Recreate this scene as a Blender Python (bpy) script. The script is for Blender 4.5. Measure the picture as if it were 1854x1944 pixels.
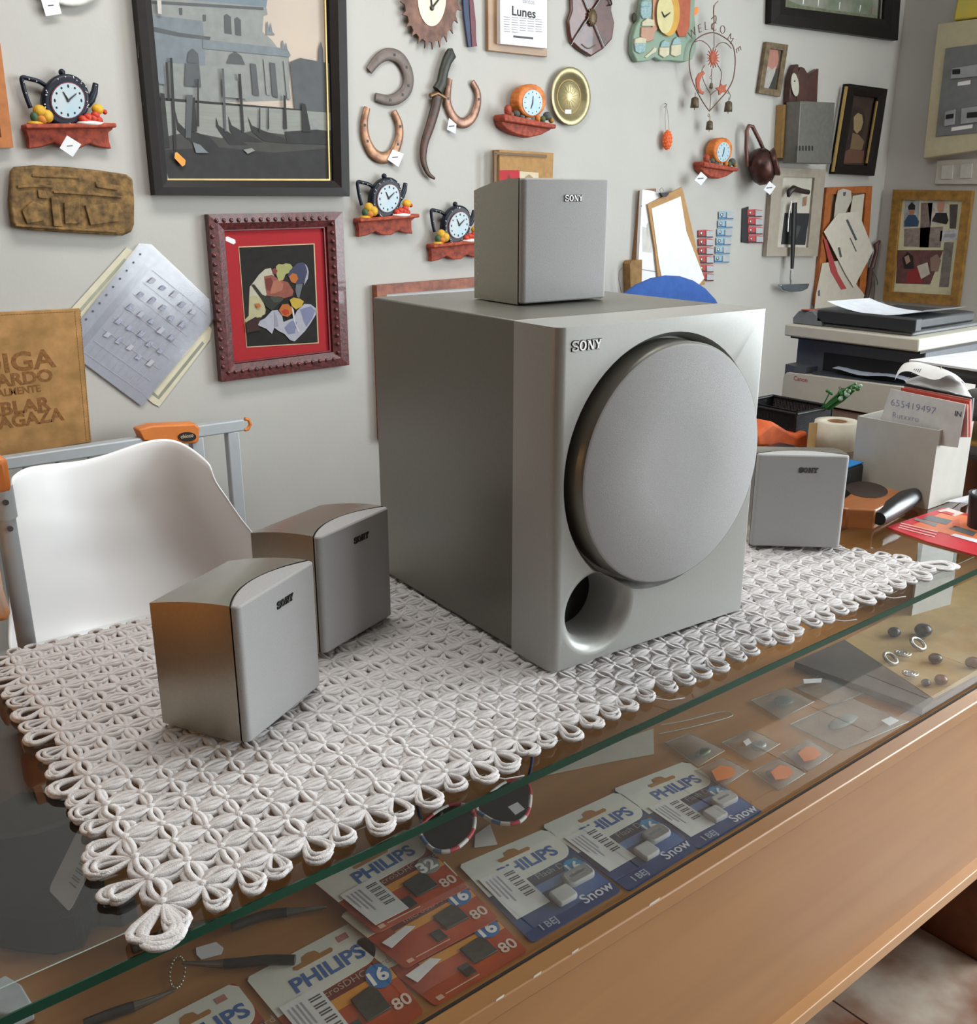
import bpy, math, random
from mathutils import Vector, Matrix
random.seed(7)
for _o in list(bpy.data.objects): bpy.data.objects.remove(_o)
SC = bpy.context.scene; COL = SC.collection
PI = math.pi; R = math.radians
# ------------------------------------------------------------------ camera (glass counter top is z = 0)
FPX = 1873.96; YAW = R(38.571); PITCH = R(17.756)
CAM = Vector((-0.671, -0.730, 0.518))
FWD = Vector((math.sin(YAW)*math.cos(PITCH), math.cos(YAW)*math.cos(PITCH), -math.sin(PITCH)))
RGT = Vector((math.cos(YAW), -math.sin(YAW), 0)); DWN = FWD.cross(RGT)
cd = bpy.data.cameras.new('camera'); cam = bpy.data.objects.new('camera', cd); COL.objects.link(cam)
cd.sensor_fit = 'HORIZONTAL'; cd.sensor_width = 36; cd.lens = 36*FPX/1854; cd.clip_start = .02
cam.matrix_world = Matrix(((RGT.x, -DWN.x, -FWD.x, CAM.x), (RGT.y, -DWN.y, -FWD.y, CAM.y), (RGT.z, -DWN.z, -FWD.z, CAM.z), (0, 0, 0, 1)))
SC.camera = cam
# ------------------------------------------------------------------ world, daylight through the two shop windows, exposure
W = bpy.data.worlds.new('world'); SC.world = W; W.use_nodes = True
W.node_tree.nodes['Background'].inputs[0].default_value = (.72, .82, 1, 1); W.node_tree.nodes['Background'].inputs[1].default_value = 1.0
CEILZ = 1.75
def area(name, loc, rot, sx, sy, power, col):
    l = bpy.data.lights.new(name, 'AREA'); l.shape = 'RECTANGLE'; l.size = sx; l.size_y = sy; l.energy = power; l.color = col
    o = bpy.data.objects.new(name, l); COL.objects.link(o); o.location = loc; o.rotation_euler = rot
area('daylight_front_window', (2.15, -3.1, .75), (R(90), 0, 0), 1.25, 1.9, 42, (.96, .985, 1))
area('daylight_side_window', (3.05, -1.1, .75), (R(90), 0, R(90)), 1.8, 1.9, 118, (.9, .96, 1))
area('added_ceiling_fill', (.2, .55, CEILZ-.06), (0, 0, 0), 1.2, .4, 15, (1, .99, .97))  # added fill from above to brighten chair, mat and subwoofer top
SC.view_settings.view_transform = 'Standard'; SC.view_settings.look = 'None'; SC.view_settings.gamma = 1
SC.view_settings.use_curve_mapping = False; SC.view_settings.exposure = 0.42
# ------------------------------------------------------------------ helpers
WALL = 1.4; RW = 2.93; FLOOR = -.86; CEIL = 1.75
def ray(u, v): return RGT*((u-927)/FPX) + DWN*((v-972)/FPX) + FWD
def onz(u, v, z): d = ray(u, v); return CAM + d*((z-CAM.z)/d.z)
def ony(u, v, y): d = ray(u, v); return CAM + d*((y-CAM.y)/d.y)
def onx(u, v, x): d = ray(u, v); return CAM + d*((x-CAM.x)/d.x)
def wp(u, v, d=0.0): return ony(u, v, WALL-d)
def rp(u, v, d=0.0): return onx(u, v, RW-d)
def lin(c): return c/12.92 if c <= .04045 else ((c+.055)/1.055)**2.4
def hexl(h, k=1.0): return tuple(min(.95, lin(int(h[i:i+2], 16)/255)*k) for i in (0, 2, 4)) + (1,)
MATS = {}
def mat(h, rough=.6, metal=0.0, var=.08, scale=40.0, bump=0.0, bscale=None, k=.98, spec=.5, stretch=None, coat=0.0, tint=None):
    key = (h, rough, metal, var, scale, bump, bscale, k, spec, stretch, coat, tint)
    if key in MATS: return MATS[key]
    m = bpy.data.materials.new('m_'+h); m.use_nodes = True; nt = m.node_tree; N = nt.nodes; L = nt.links
    b = N['Principled BSDF']; b.inputs['Roughness'].default_value = rough; b.inputs['Metallic'].default_value = metal
    b.inputs['Specular IOR Level'].default_value = spec; b.inputs['Coat Weight'].default_value = coat
    c = hexl(h, k); tc = N.new('ShaderNodeTexCoord'); mp = N.new('ShaderNodeMapping'); L.new(tc.outputs['Object'], mp.inputs[0])
    if stretch: mp.inputs['Scale'].default_value = stretch
    nz = N.new('ShaderNodeTexNoise'); nz.inputs['Scale'].default_value = scale; nz.inputs['Detail'].default_value = 4; L.new(mp.outputs[0], nz.inputs[0])
    rp_ = N.new('ShaderNodeValToRGB'); L.new(nz.outputs[0], rp_.inputs[0])
    c2 = hexl(tint, k) if tint else c
    rp_.color_ramp.elements[0].position = .3; rp_.color_ramp.elements[1].position = .7
    rp_.color_ramp.elements[0].color = tuple(max(0, x*(1-var)) for x in c2[:3])+(1,)
    rp_.color_ramp.elements[1].color = tuple(min(.98, x*(1+var)) for x in c[:3])+(1,)
    L.new(rp_.outputs[0], b.inputs['Base Color'])
    if bump:
        n2 = N.new('ShaderNodeTexNoise'); n2.inputs['Scale'].default_value = bscale or scale*3; n2.inputs['Detail'].default_value = 3; L.new(mp.outputs[0], n2.inputs[0])
        bp = N.new('ShaderNodeBump'); bp.inputs['Strength'].default_value = bump; bp.inputs['Distance'].default_value = .002
        L.new(n2.outputs[0], bp.inputs['Height']); L.new(bp.outputs[0], b.inputs['Normal'])
    MATS[key] = m; return m
def clear(name, tint, ior=1.45, rough=0.0, haze=0.0, hcol='ffffff'):
    # thin clear sheet: tinted transparency under a Fresnel reflection, plus a little surface haze
    if name in MATS: return MATS[name]
    m = bpy.data.materials.new(name); m.use_nodes = True; nt = m.node_tree; N = nt.nodes; L = nt.links
    N.remove(N['Principled BSDF']); out = N['Material Output']
    t = N.new('ShaderNodeBsdfTransparent'); t.inputs[0].default_value = tint+(1,)
    g = N.new('ShaderNodeBsdfGlossy'); g.inputs['Roughness'].default_value = rough
    lw = N.new('ShaderNodeLayerWeight'); lw.inputs[0].default_value = .5; f0 = 2*((ior-1)/(ior+1))**2
    pw = N.new('ShaderNodeMath'); pw.operation = 'POWER'; pw.inputs[1].default_value = 4.2; L.new(lw.outputs['Facing'], pw.inputs[0])
    f = N.new('ShaderNodeMath'); f.operation = 'MULTIPLY_ADD'; f.inputs[1].default_value = 1-f0; f.inputs[2].default_value = f0; L.new(pw.outputs[0], f.inputs[0])
    x = N.new('ShaderNodeMixShader'); L.new(f.outputs[0], x.inputs[0]); L.new(t.outputs[0], x.inputs[1]); L.new(g.outputs[0], x.inputs[2]); last = x
    if haze:
        d = N.new('ShaderNodeBsdfDiffuse'); d.inputs[0].default_value = hexl(hcol); y = N.new('ShaderNodeMixShader')
        nz = N.new('ShaderNodeTexNoise'); nz.inputs['Scale'].default_value = 25; mm = N.new('ShaderNodeMath'); mm.operation = 'MULTIPLY'
        L.new(nz.outputs[0], mm.inputs[0]); mm.inputs[1].default_value = haze*2; L.new(mm.outputs[0], y.inputs[0])
        L.new(x.outputs[0], y.inputs[1]); L.new(d.outputs[0], y.inputs[2]); last = y
    L.new(last.outputs[0], out.inputs[0]); MATS[name] = m; return m
def wood(h, h2, axis='x', scale=9.0, rough=.42, coat=.15, k=.98):
    key = ('wood', h, h2, axis, scale, rough)
    if key in MATS: return MATS[key]
    m = bpy.data.materials.new('wood_'+h); m.use_nodes = True; nt = m.node_tree; N = nt.nodes; L = nt.links; b = N['Principled BSDF']
    b.inputs['Roughness'].default_value = rough; b.inputs['Coat Weight'].default_value = coat; b.inputs['Coat Roughness'].default_value = .3
    tc = N.new('ShaderNodeTexCoord'); mp = N.new('ShaderNodeMapping'); L.new(tc.outputs['Object'], mp.inputs[0])
    mp.inputs['Scale'].default_value = {'x': (.12, 1, 1), 'y': (1, .12, 1), 'z': (1, 1, .12)}[axis]
    nz = N.new('ShaderNodeTexNoise'); nz.inputs['Scale'].default_value = scale*2; nz.inputs['Detail'].default_value = 6; nz.inputs['Distortion'].default_value = .6; L.new(mp.outputs[0], nz.inputs[0])
    r_ = N.new('ShaderNodeValToRGB'); L.new(nz.outputs[0], r_.inputs[0]); r_.color_ramp.elements[0].position = .3; r_.color_ramp.elements[1].position = .72
    r_.color_ramp.elements[0].color = hexl(h2, k); r_.color_ramp.elements[1].color = hexl(h, k); L.new(r_.outputs[0], b.inputs['Base Color'])
    MATS[key] = m; return m
class MB:
    def __init__(s, T=None): s.v = []; s.f = []; s.m = []; s.sm = []; s.mats = []; s.T = T
    def mi(s, m):
        if m is None: return 0
        if m not in s.mats: s.mats.append(m)
        return s.mats.index(m)
    def add(s, vs, fs, m=None, smooth=False):
        o = len(s.v); i = s.mi(m)
        s.v += [(s.T @ Vector(p)) if s.T else Vector(p) for p in vs]
        for f in fs: s.f.append([a+o for a in f]); s.m.append(i); s.sm.append(smooth)
        return s
    def box(s, a, b, m=None):
        (x0, y0, z0), (x1, y1, z1) = a, b
        return s.add([(x0,y0,z0),(x1,y0,z0),(x1,y1,z0),(x0,y1,z0),(x0,y0,z1),(x1,y0,z1),(x1,y1,z1),(x0,y1,z1)],
                     [(0,3,2,1),(4,5,6,7),(0,1,5,4),(1,2,6,5),(2,3,7,6),(3,0,4,7)], m)
    def cbox(s, c, d, m=None, rot=None):
        M = Matrix.Translation(Vector(c)) @ (rot.to_4x4() if rot else Matrix()); h = [x/2 for x in d]
        vs = [M @ Vector((sx*h[0], sy*h[1], sz*h[2])) for sz in (-1, 1) for sx, sy in ((-1,-1),(1,-1),(1,1),(-1,1))]
        return s.add(vs, [(0,3,2,1),(4,5,6,7),(0,1,5,4),(1,2,6,5),(2,3,7,6),(3,0,4,7)], m)
    def prism(s, pts, vec, m=None, smooth=False):
        # pts: planar outline; the solid runs from pts to pts + vec
        pts = [Vector(p) for p in pts]; vec = Vector(vec); n = len(pts)
        nr = Vector((0, 0, 0))
        for i in range(n): nr += pts[i].cross(pts[(i+1) % n])
        if nr.dot(vec) > 0: pts = pts[::-1]
        s.add(pts + [p+vec for p in pts], [list(range(n)), list(range(2*n-1, n-1, -1))], m)
        o = len(s.v)-2*n
        for i in range(n):
            j = (i+1) % n; s.f.append([o+j, o+i, o+n+i, o+n+j]); s.m.append(s.mi(m)); s.sm.append(smooth)
        return s
    def flat(s, pts, m=None): return s.add([Vector(p) for p in pts], [list(range(len(pts)))], m)
    def tube(s, path, r, m=None, n=8, closed=False, cap=True, flatz=None):
        P = [Vector(p) for p in path]; k = len(P); rr = r if isinstance(r, (list, tuple)) else [r]*k
        vs = []; up = None
        for i in range(k):
            a = P[(i-1) % k] if (closed or i > 0) else P[i]; b = P[(i+1) % k] if (closed or i < k-1) else P[i]
            t = (b-a).normalized() if (b-a).length > 1e-9 else Vector((0, 0, 1))
            if up is None: up = t.orthogonal().normalized() if flatz is None else Vector(flatz)
            up = (up - t*up.dot(t)); up = up.normalized() if up.length > 1e-6 else t.orthogonal().normalized()
            w = t.cross(up); ru, rw = rr[i] if isinstance(rr[i], (list, tuple)) else (rr[i], rr[i])
            vs += [P[i] + up*(math.cos(2*PI*j/n)*ru) + w*(math.sin(2*PI*j/n)*rw) for j in range(n)]
        fs = []
        for i in range(k if closed else k-1):
            for j in range(n):
                a = i*n+j; b = i*n+(j+1) % n; c = ((i+1) % k)*n+(j+1) % n; d = ((i+1) % k)*n+j; fs.append((a, b, c, d))
        s.add(vs, fs, m, True)
        if cap and not closed: s.add(vs[:n][::-1], [list(range(n))], m); s.add(vs[-n:], [list(range(n))], m)
        return s
    def lathe(s, prof, c=(0,0,0), axis=(0,0,1), n=24, m=None, cap=True, smooth=True, sx=1.0, ref=None):
        ax = Vector(axis).normalized(); u = Vector(ref) if ref else ax.orthogonal().normalized(); w = ax.cross(u); c = Vector(c); vs = []
        for r, h in prof: vs += [c + ax*h + u*(math.cos(2*PI*j/n)*r*sx) + w*(math.sin(2*PI*j/n)*r) for j in range(n)]
        fs = [(i*n+j, i*n+(j+1) % n, (i+1)*n+(j+1) % n, (i+1)*n+j) for i in range(len(prof)-1) for j in range(n)]
        s.add(vs, fs, m, smooth)
        if cap:
            if prof[0][0] > 1e-6: s.add(vs[:n][::-1], [list(range(n))], m)
            if prof[-1][0] > 1e-6: s.add(vs[-n:], [list(range(n))], m)
        return s
    def ball(s, c, r, m=None, n=12, q=8, rot=None):
        if not isinstance(r, (tuple, list)): r = (r, r, r)
        c = Vector(c); vs = []; fs = []; Q = rot if rot else Matrix.Identity(3)
        for i in range(q+1):
            a = PI*i/q
            for j in range(n): b = 2*PI*j/n; vs.append(c + Q @ Vector((r[0]*math.sin(a)*math.cos(b), r[1]*math.sin(a)*math.sin(b), r[2]*math.cos(a))))
        for i in range(q):
            for j in range(n): fs.append((i*n+j, (i+1)*n+j, (i+1)*n+(j+1) % n, i*n+(j+1) % n))
        return s.add(vs, fs, m, True)
    def grid(s, rows, m=None, smooth=True, closed=False):
        h = len(rows); w = len(rows[0]); vs = [p for r in rows for p in r]
        fs = [(i*w+j, i*w+(j+1) % w, (i+1)*w+(j+1) % w, (i+1)*w+j) for i in range(h-1) for j in range(w if closed else w-1)]
        return s.add(vs, fs, m, smooth)
    def text(s, body, size, M, m=None, width=1.0, bold=0.0, depth=0.0):
        cu = bpy.data.curves.new('t', 'FONT'); cu.body = body; cu.size = size; cu.align_x = 'CENTER'; cu.align_y = 'CENTER'; cu.offset = bold; cu.extrude = depth; cu.resolution_u = 3
        o = bpy.data.objects.new('t', cu); COL.objects.link(o); dg = bpy.context.evaluated_depsgraph_get(); dg.update()
        me = bpy.data.meshes.new_from_object(o.evaluated_get(dg))
        vs = [M @ Vector((v.co.x*width, v.co.y, v.co.z)) for v in me.vertices]; s.add(vs, [list(p.vertices) for p in me.polygons], m)
        bpy.data.objects.remove(o); bpy.data.curves.remove(cu); bpy.data.meshes.remove(me); return s
def finish(mb, name, m=None, parent=None, bevel=0.0, seg=2, sub=0, off=None):
    me = bpy.data.meshes.new(name); o = bpy.data.objects.new(name, me); COL.objects.link(o)
    vs = mb.v
    if parent is not None:
        root = parent
        while root.parent: root = root.parent
        inv = root.matrix_basis.inverted(); vs = [inv @ p for p in vs]; o.parent = parent
    else:
        if off is None:
            xs = [p.x for p in vs]; ys = [p.y for p in vs]; zs = [p.z for p in vs]
            off = Vector(((min(xs)+max(xs))/2, (min(ys)+max(ys))/2, min(zs)))
        vs = [p-off for p in vs]; o.location = off
    me.from_pydata([tuple(p) for p in vs], [], mb.f)
    ms = mb.mats if mb.mats else [m]
    for x in ms: me.materials.append(x)
    me.polygons.foreach_set('material_index', mb.m); me.polygons.foreach_set('use_smooth', mb.sm); me.update()
    if bevel:
        b = o.modifiers.new('bevel', 'BEVEL'); b.width = bevel; b.segments = seg; b.limit_method = 'ANGLE'; b.angle_limit = R(40); b.harden_normals = False
        for p in me.polygons: p.use_smooth = True
        me.set_sharp_from_angle(angle=R(40)) if hasattr(me, 'set_sharp_from_angle') else None
    if sub:
        q = o.modifiers.new('sub', 'SUBSURF'); q.levels = sub; q.render_levels = sub
    return o
def part(mb, name, m=None, parent=None, bevel=0.0, seg=2, sub=0, label=None, kind=None):
    o = finish(mb, name, m, parent, bevel, seg, sub)
    if label: o['label'] = label
    if kind: o['kind'] = kind
    return o
def single(mb, name, m, label, cat, group=None, bevel=0.0, seg=2, sub=0, kind=None):
    o = finish(mb, name, m, None, bevel, seg, sub); o['label'] = label; o['category'] = cat
    if group: o['group'] = group
    if kind: o['kind'] = kind
    return o
def struct(mb, name, m, bevel=0.0):
    o = finish(mb, name, m, None, bevel); o['kind'] = 'structure'; return o
def thing(name, label, cat, loc=(0,0,0), rotz=0.0, group=None):
    o = bpy.data.objects.new(name, None); COL.objects.link(o); o.empty_display_size = .05
    o.location = loc; o.rotation_euler = (0, 0, rotz); o.matrix_basis = Matrix.Translation(Vector(loc)) @ Matrix.Rotation(rotz, 4, 'Z')
    o['label'] = label; o['category'] = cat
    if group: o['group'] = group
    return o
def TF(loc, rz=0.0, s=1.0): return Matrix.Translation(Vector(loc)) @ Matrix.Rotation(rz, 4, 'Z') @ Matrix.Diagonal((s, s, s, 1))
def arc(cx, cy, r, a0, a1, n, ry=None): return [(cx+r*math.cos(R(a0+(a1-a0)*i/n)), cy+(ry or r)*math.sin(R(a0+(a1-a0)*i/n))) for i in range(n+1)]
def circle(cx, cy, r, n=32, ry=None): return [(cx+r*math.cos(2*PI*i/n), cy+(ry or r)*math.sin(2*PI*i/n)) for i in range(n)]
def px(s): return [tuple(float(q) for q in t.split(',')) for t in s.split()]
def smoothp(pts, n=6, closed=False):
    # Catmull-Rom through the points
    P = [Vector(p) for p in pts]; k = len(P); out = []
    for i in range(k if closed else k-1):
        g = lambda j: P[j % k] if closed else P[max(0, min(k-1, j))]
        a, b, c, d = g(i-1), g(i), g(i+1), g(i+2)
        for q in range(n):
            t = q/n; out.append(.5*((2*b)+(c-a)*t+(2*a-5*b+4*c-d)*t*t+(3*b-a-3*c+d)*t**3))
    if not closed: out.append(P[-1])
    return out
OUT = Vector((0, -1, 0))
def wprism(s, d0, d1, m=None, mb=None, fn=wp):
    pts = px(s) if isinstance(s, str) else s; mb = mb or MB(); out = OUT if fn is wp else Vector((-1, 0, 0))
    mb.prism([fn(u, v, d0) for u, v in pts], out*(d1-d0), m); return mb
# ------------------------------------------------------------------ the room
PLASTER = mat('cccac4', .85, 0, .03, 6, .12, 90, k=.79)
X0 = -2.6; Y0 = -3.0
struct(MB().box((X0-.1, WALL, FLOOR), (RW+.1, WALL+.12, CEIL)), 'wall_back', PLASTER)
def holed(axis, at, th, lo, hi, h0, h1, z0, z1):
    mb = MB()
    for a, b, c, d in ((lo, hi, FLOOR, z0), (lo, hi, z1, CEIL), (lo, h0, z0, z1), (h1, hi, z0, z1)):
        mb.box((a, at, c), (b, at+th, d)) if axis == 'y' else mb.box((at, a, c), (at+th, b, d))
    return mb
struct(holed('x', RW, .12, Y0-.1, WALL, -2.0, -.2, -.2, 1.7), 'wall_right', PLASTER)
struct(holed('y', Y0-.12, .12, X0-.1, RW+.1, 1.52, 2.78, -.2, 1.7), 'wall_front', wood('7a5a3c', '5a4028', 'z', 6, .6))
struct(MB().box((X0-.12, Y0-.1, FLOOR), (X0, WALL, CEIL)), 'wall_left', wood('7a5430', '5c3c20', 'z', 6, .6))
struct(MB().box((X0-.1, Y0-.1, CEIL), (RW+.1, WALL+.1, CEIL+.1)), 'ceiling', mat('dcdad4', .9, 0, .02, 5, k=1.1))
fl = MB(); tm = [mat('a59a8c', .35, 0, .25, 9, tint='8c5d45'), mat('b3aa9c', .35, 0, .22, 8, tint='9a7a60'), mat('8f6a50', .35, 0, .2, 9)]
struct(MB().box((X0-.1, Y0-.1, FLOOR-.08), (RW+.1, WALL+.1, FLOOR-.004)), 'floor', mat('77706a', .8))
FLO = bpy.data.objects['floor']
for i in range(int((RW-X0)/.3)+1):
    for j in range(int((WALL-Y0)/.3)+1):
        x = X0+i*.3; y = Y0+j*.3
        if -.3 < x < 2.2 and -1.1 < y < 1.3:
            t = MB().box((x+.002, y+.002, FLOOR-.006), (x+.298, y+.298, FLOOR)); part(t, 'tile', tm[0 if (i*7+j*3) % 5 else 2], FLO)
wf = MB(); PVC = mat('d8d8d4', .4)
def window(name, axis, at, a0, a1, z0, z1):
    f = MB(); w = .05
    def bx(p, q, r, t): f.box((p, at-.03, r), (q, at+.03, t)) if axis == 'y' else f.box((at-.03, p, r), (at+.03, q, t))
    mid = (a0+a1)/2
    for q in ((a0, a1, z0, z0+w), (a0, a1, z1-w, z1), (a0, a0+w, z0, z1), (a1-w, a1, z0, z1), (mid-w/2, mid+w/2, z0, z1)): bx(*q)
    o = struct(f, name, PVC)
    for p, q in ((a0+w, mid-w/2), (mid+w/2, a1-w)):
        g = MB(); g.flat([(p, at, z0+w), (q, at, z0+w), (q, at, z1-w), (p, at, z1-w)] if axis == 'y' else [(at, p, z0+w), (at, q, z0+w), (at, q, z1-w), (at, p, z1-w)])
        part(g, 'pane', clear('window_glass', (.97, .99, .98)), o)
window('window_1', 'y', Y0-.06, 1.52, 2.78, -.2, 1.7)
window('window_2', 'x', RW+.06, -2.0, -.2, -.2, 1.7)
# ------------------------------------------------------------------ display counter
GX0 = -1.1; GX1 = 1.52; GY0 = -.118; GY1 = .47; SH = -.217
OAK = wood('b5834f', 'a87546', 'x', 9, .36, .3, k=.86); OAKD = wood('8d5634', '6f4028', 'x', 9, .5, .1); SHELFW = wood('b5834f', '96632f', 'x', 8, .45)
GLASS = clear('counter_glass', (.94, .965, .955), 1.5)
EDGE = mat('174634', .25, 0, .25, 5, k=.75, spec=.4)
ct = thing('display_counter', 'long wooden display counter with glass top and front pane', 'counter', ((GX0+GX1)/2, .17, FLOOR))
g = MB(); bv = .023
g.grid([[(GX0, GY0+bv, 0), (GX1, GY0+bv, 0)], [(GX0, GY1, 0), (GX1, GY1, 0)]][::1], smooth=False)
g.grid([[(GX0, GY0, -.004), (GX1, GY0, -.004)], [(GX0, GY0+bv, 0), (GX1, GY0+bv, 0)]], smooth=False)
part(g, 'glass_top', GLASS, ct, label='clear plate glass with a wide bevelled front edge')
part(MB().box((GX0, GY0-.0004, -.0125), (GX1, GY0+.0012, -.0041)), 'glass_edge', EDGE, ct, label='dark green polished edge of the glass plate')
part(MB().grid([[(GX0, GY0+bv-.0006, .00025), (GX1, GY0+bv-.0006, .00025)], [(GX0, GY0+bv+.0008, .00025), (GX1, GY0+bv+.0008, .00025)]], smooth=False), 'bevel_line', mat('8b9a92', .2, 0, .2, 20), ct)
part(MB().add([(GX0, GY0+.0015, SH+.002), (GX1, GY0+.0015, SH+.002), (GX1, GY0+.0015, -.0126), (GX0, GY0+.0015, -.0126)], [(0, 1, 2, 3)]), 'front_pane', clear('pane_glass', (.95, .97, .96), 1.45, haze=.015, hcol='b9beb8'), ct)
part(MB().box((GX0, GY0, SH-.018), (GX1, GY1-.02, SH)), 'shelf_board', SHELFW, ct)
part(MB().box((GX0, GY0-.0025, SH-.012), (GX1, GY0-.0002, SH+.0015)), 'pane_groove', mat('241d18', .7), ct)
part(MB().box((GX0, -.1435, SH-.02), (GX1, GY0-.0025, SH+.001)), 'ledge', OAK, ct, bevel=.002, label='worn orange wooden ledge under the glass front')
for i in range(7):
    a = random.uniform(-.45, .25) if i else .02; ln = random.uniform(.008, .03)
    part(MB().prism([(a, -.1432, SH+.0011), (a+ln, -.1432, SH+.0011), (a+ln*1.3, -.141, SH+.0011), (a+ln*.2, -.1416, SH+.0011)], (0, 0, .0004)), 'paint_chip', mat('d9d2c4', .8), ct)
part(MB().box((GX0, -.136, -.556), (GX1, -.121, SH-.02)), 'front_panel', OAK, ct)
part(MB().box((GX0, -.153, -.577), (GX1, -.121, -.556)), 'lower_rail', wood('c79566', 'b5834f', 'x', 9, .4, .25, k=.95), ct, bevel=.0015)
part(MB().box((GX0, .12, FLOOR+.001), (GX1, .14, -.577)), 'kick_panel', OAKD, ct)
for x in (GX0, -.35, 1.0, GX1-.02):
    part(MB().box((x, -.13, FLOOR+.001), (x+.02, GY1, -.577)), 'divider', OAKD, ct)
part(MB().box((GX0, -.12, -.577), (GX1, GY1, -.56)), 'base_board', OAKD, ct)
part(MB().box((GX0, GY1-.03, -.56), (GX1, GY1-.005, SH-.018)), 'rear_board', OAKD, ct)
part(MB().box((GX0, GY1-.025, SH), (GX1, GY1-.005, -.013)), 'sliding_back', wood('6f4a32', '583824', 'x', 8, .5), ct)
for x in (GX0, GX1-.018): part(MB().box((x, GY0+.009, SH), (x+.018, GY1-.026, -.013)), 'end_panel', OAKD, ct)
# added unseen lights: a ceiling fill panel, a warm lamp for the left speaker
t = thing('added_fill_panel', 'added unseen white fill light panel above the counter', 'lamp', (.2, .55, CEIL-.05)); part(MB().box((-.42, .33, CEIL-.05), (.82, .77, CEIL-.001)), 'housing', PVC, t)
t = thing('added_warm_lamp', 'added unseen warm lamp at the far left end of the counter', 'lamp', (-1.02, .36, .001)); BRZ = mat('6a5a44', .4, .5)
part(MB().lathe([(.07, 0), (.07, .012), (.012, .02)], (-1.02, .36, .001), (0, 0, 1), 24), 'base', BRZ, t); part(MB().tube([(-1.0, .36, .02), (-1.02, .36, .3), (-1.0, .36, .36)], .008), 'arm', BRZ, t)
part(MB().lathe([(.075, .10), (.05, .02), (.02, 0)], (-1.02, .36, .36), (1, -.25, -.45), 24, None, False), 'shade', BRZ, t)
part(MB().ball((-.975, .348, .34), .022), 'bulb', mat('f0e2c0', .4), t)
l = bpy.data.lights.new('added_warm_light', 'POINT'); l.energy = .9; l.color = (1, .55, .2); l.shadow_soft_size = .03; o = bpy.data.objects.new('added_warm_light', l); COL.objects.link(o); o.location = (-.94, .34, .325)  # added warm light to tint the nearest speaker's left side
single(MB().box((-.94, .13, .001), (-.625, .44, .055)), 'orange_carton', mat('d07f2c', .6, 0, .08, 20, k=1.1), 'flat orange carton on the counter just beyond the left edge of the picture', 'carton', bevel=.003)
# ------------------------------------------------------------------ speakers
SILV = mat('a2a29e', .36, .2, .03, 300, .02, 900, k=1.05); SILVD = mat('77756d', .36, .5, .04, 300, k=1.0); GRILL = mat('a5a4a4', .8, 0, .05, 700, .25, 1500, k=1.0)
SATB = mat('a09c90', .27, .7, .04, 300, k=1.0); DARKG = mat('0b0c0c', .6); SEAM = mat('191816', .8)
def strokeS(mb, M, h, m_face, m_back):
    # raised serif capitals S O N Y, about h tall, on a dark surround
    def ring(cx, rx, ry, t):
        n = 20; o_ = circle(cx, 0, rx, n, ry); i_ = circle(cx, 0, rx-t*1.35, n, ry-t*.8)
        return o_, i_
    def put(poly, m, g=0.0, d=0.0009):
        c = (sum(p[0] for p in poly)/len(poly), sum(p[1] for p in poly)/len(poly))
        q = [(x+(x-c[0])*g, y+(y-c[1])*g) for x, y in poly]
        mb.prism([M @ Vector((x*h, y*h, 0)) for x, y in q], (M.to_3x3() @ Vector((0, 0, 1)))*d, m)
    t = .17
    def bars(off, m, d, e):
        # S
        S_ = [( .36, .27), (.18, .44), (-.18, .44), (-.36, .25), (-.14, .04), (.16, -.05), (.36, -.24), (.16, -.44), (-.18, -.44), (-.37, -.26)]
        pts = smoothp([(x-1.55, y, 0) for x, y in S_], 4)
        for a, b in zip(pts[:-1], pts[1:]):
            dv = (b-a).normalized()*.03; n_ = Vector((-(b-a).y, (b-a).x, 0)).normalized()*(t/2+e)
            put([tuple(p[:2]) for p in (a-dv-n_, b+dv-n_, b+dv+n_, a-dv+n_)], m, 0, d)
        for x, y0, y1 in ((-1.19, .18, .5), (-1.91, -.5, -.18)): put([(x-.05-e, y0-e), (x+.05+e, y0-e), (x+.05+e, y1+e), (x-.05-e, y1+e)], m, 0, d)
        # O
        n = 22; o_ = circle(-.55, 0, .46+e, n, .52+e); i_ = circle(-.55, 0, .26-e, n, .38-e)
        for k in range(n): j = (k+1) % n; put([o_[k], o_[j], i_[j], i_[k]], m, 0, d)
        # N
        def rect(x0, y0, x1, y1): put([(x0-e, y0-e), (x1+e, y0-e), (x1+e, y1+e), (x0-e, y1+e)], m, 0, d)
        rect(.18, -.5, .27, .5); rect(.82, -.5, .91, .5); put([(.16-e, .5+e), (.38+e, .5+e), (.92+e, -.5-e), (.72-e, -.5-e)], m, 0, d)
        rect(.08, .42, .36, .5); rect(.72, .42, 1.02, .5); rect(.08, -.5, .37, -.42)
        # Y
        rect(1.47, -.5, 1.64, 0); rect(1.36, -.5, 1.76, -.42)
        put([(1.1-e, .5+e), (1.34+e, .5+e), (1.64+e, -.06), (1.47-e, -.06)], m, 0, d); put([(1.84-e, .5+e), (1.96+e, .5+e), (1.64+e, -.1), (1.5-e, -.06)], m, 0, d)
        rect(1.04, .42, 1.44, .5); rect(1.7, .42, 2.06, .5)
    bars(0, m_back, .0006, .06); bars(0, m_face, .0013, 0)
def logo(parent, M, h, face='e8e6e2', back='1c1b1a'):
    mb = MB(); strokeS(mb, M, h, mat(face, .35, .2), mat(back, .6)); part(mb, 'logo', None, parent, label='raised SONY lettering')
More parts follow.
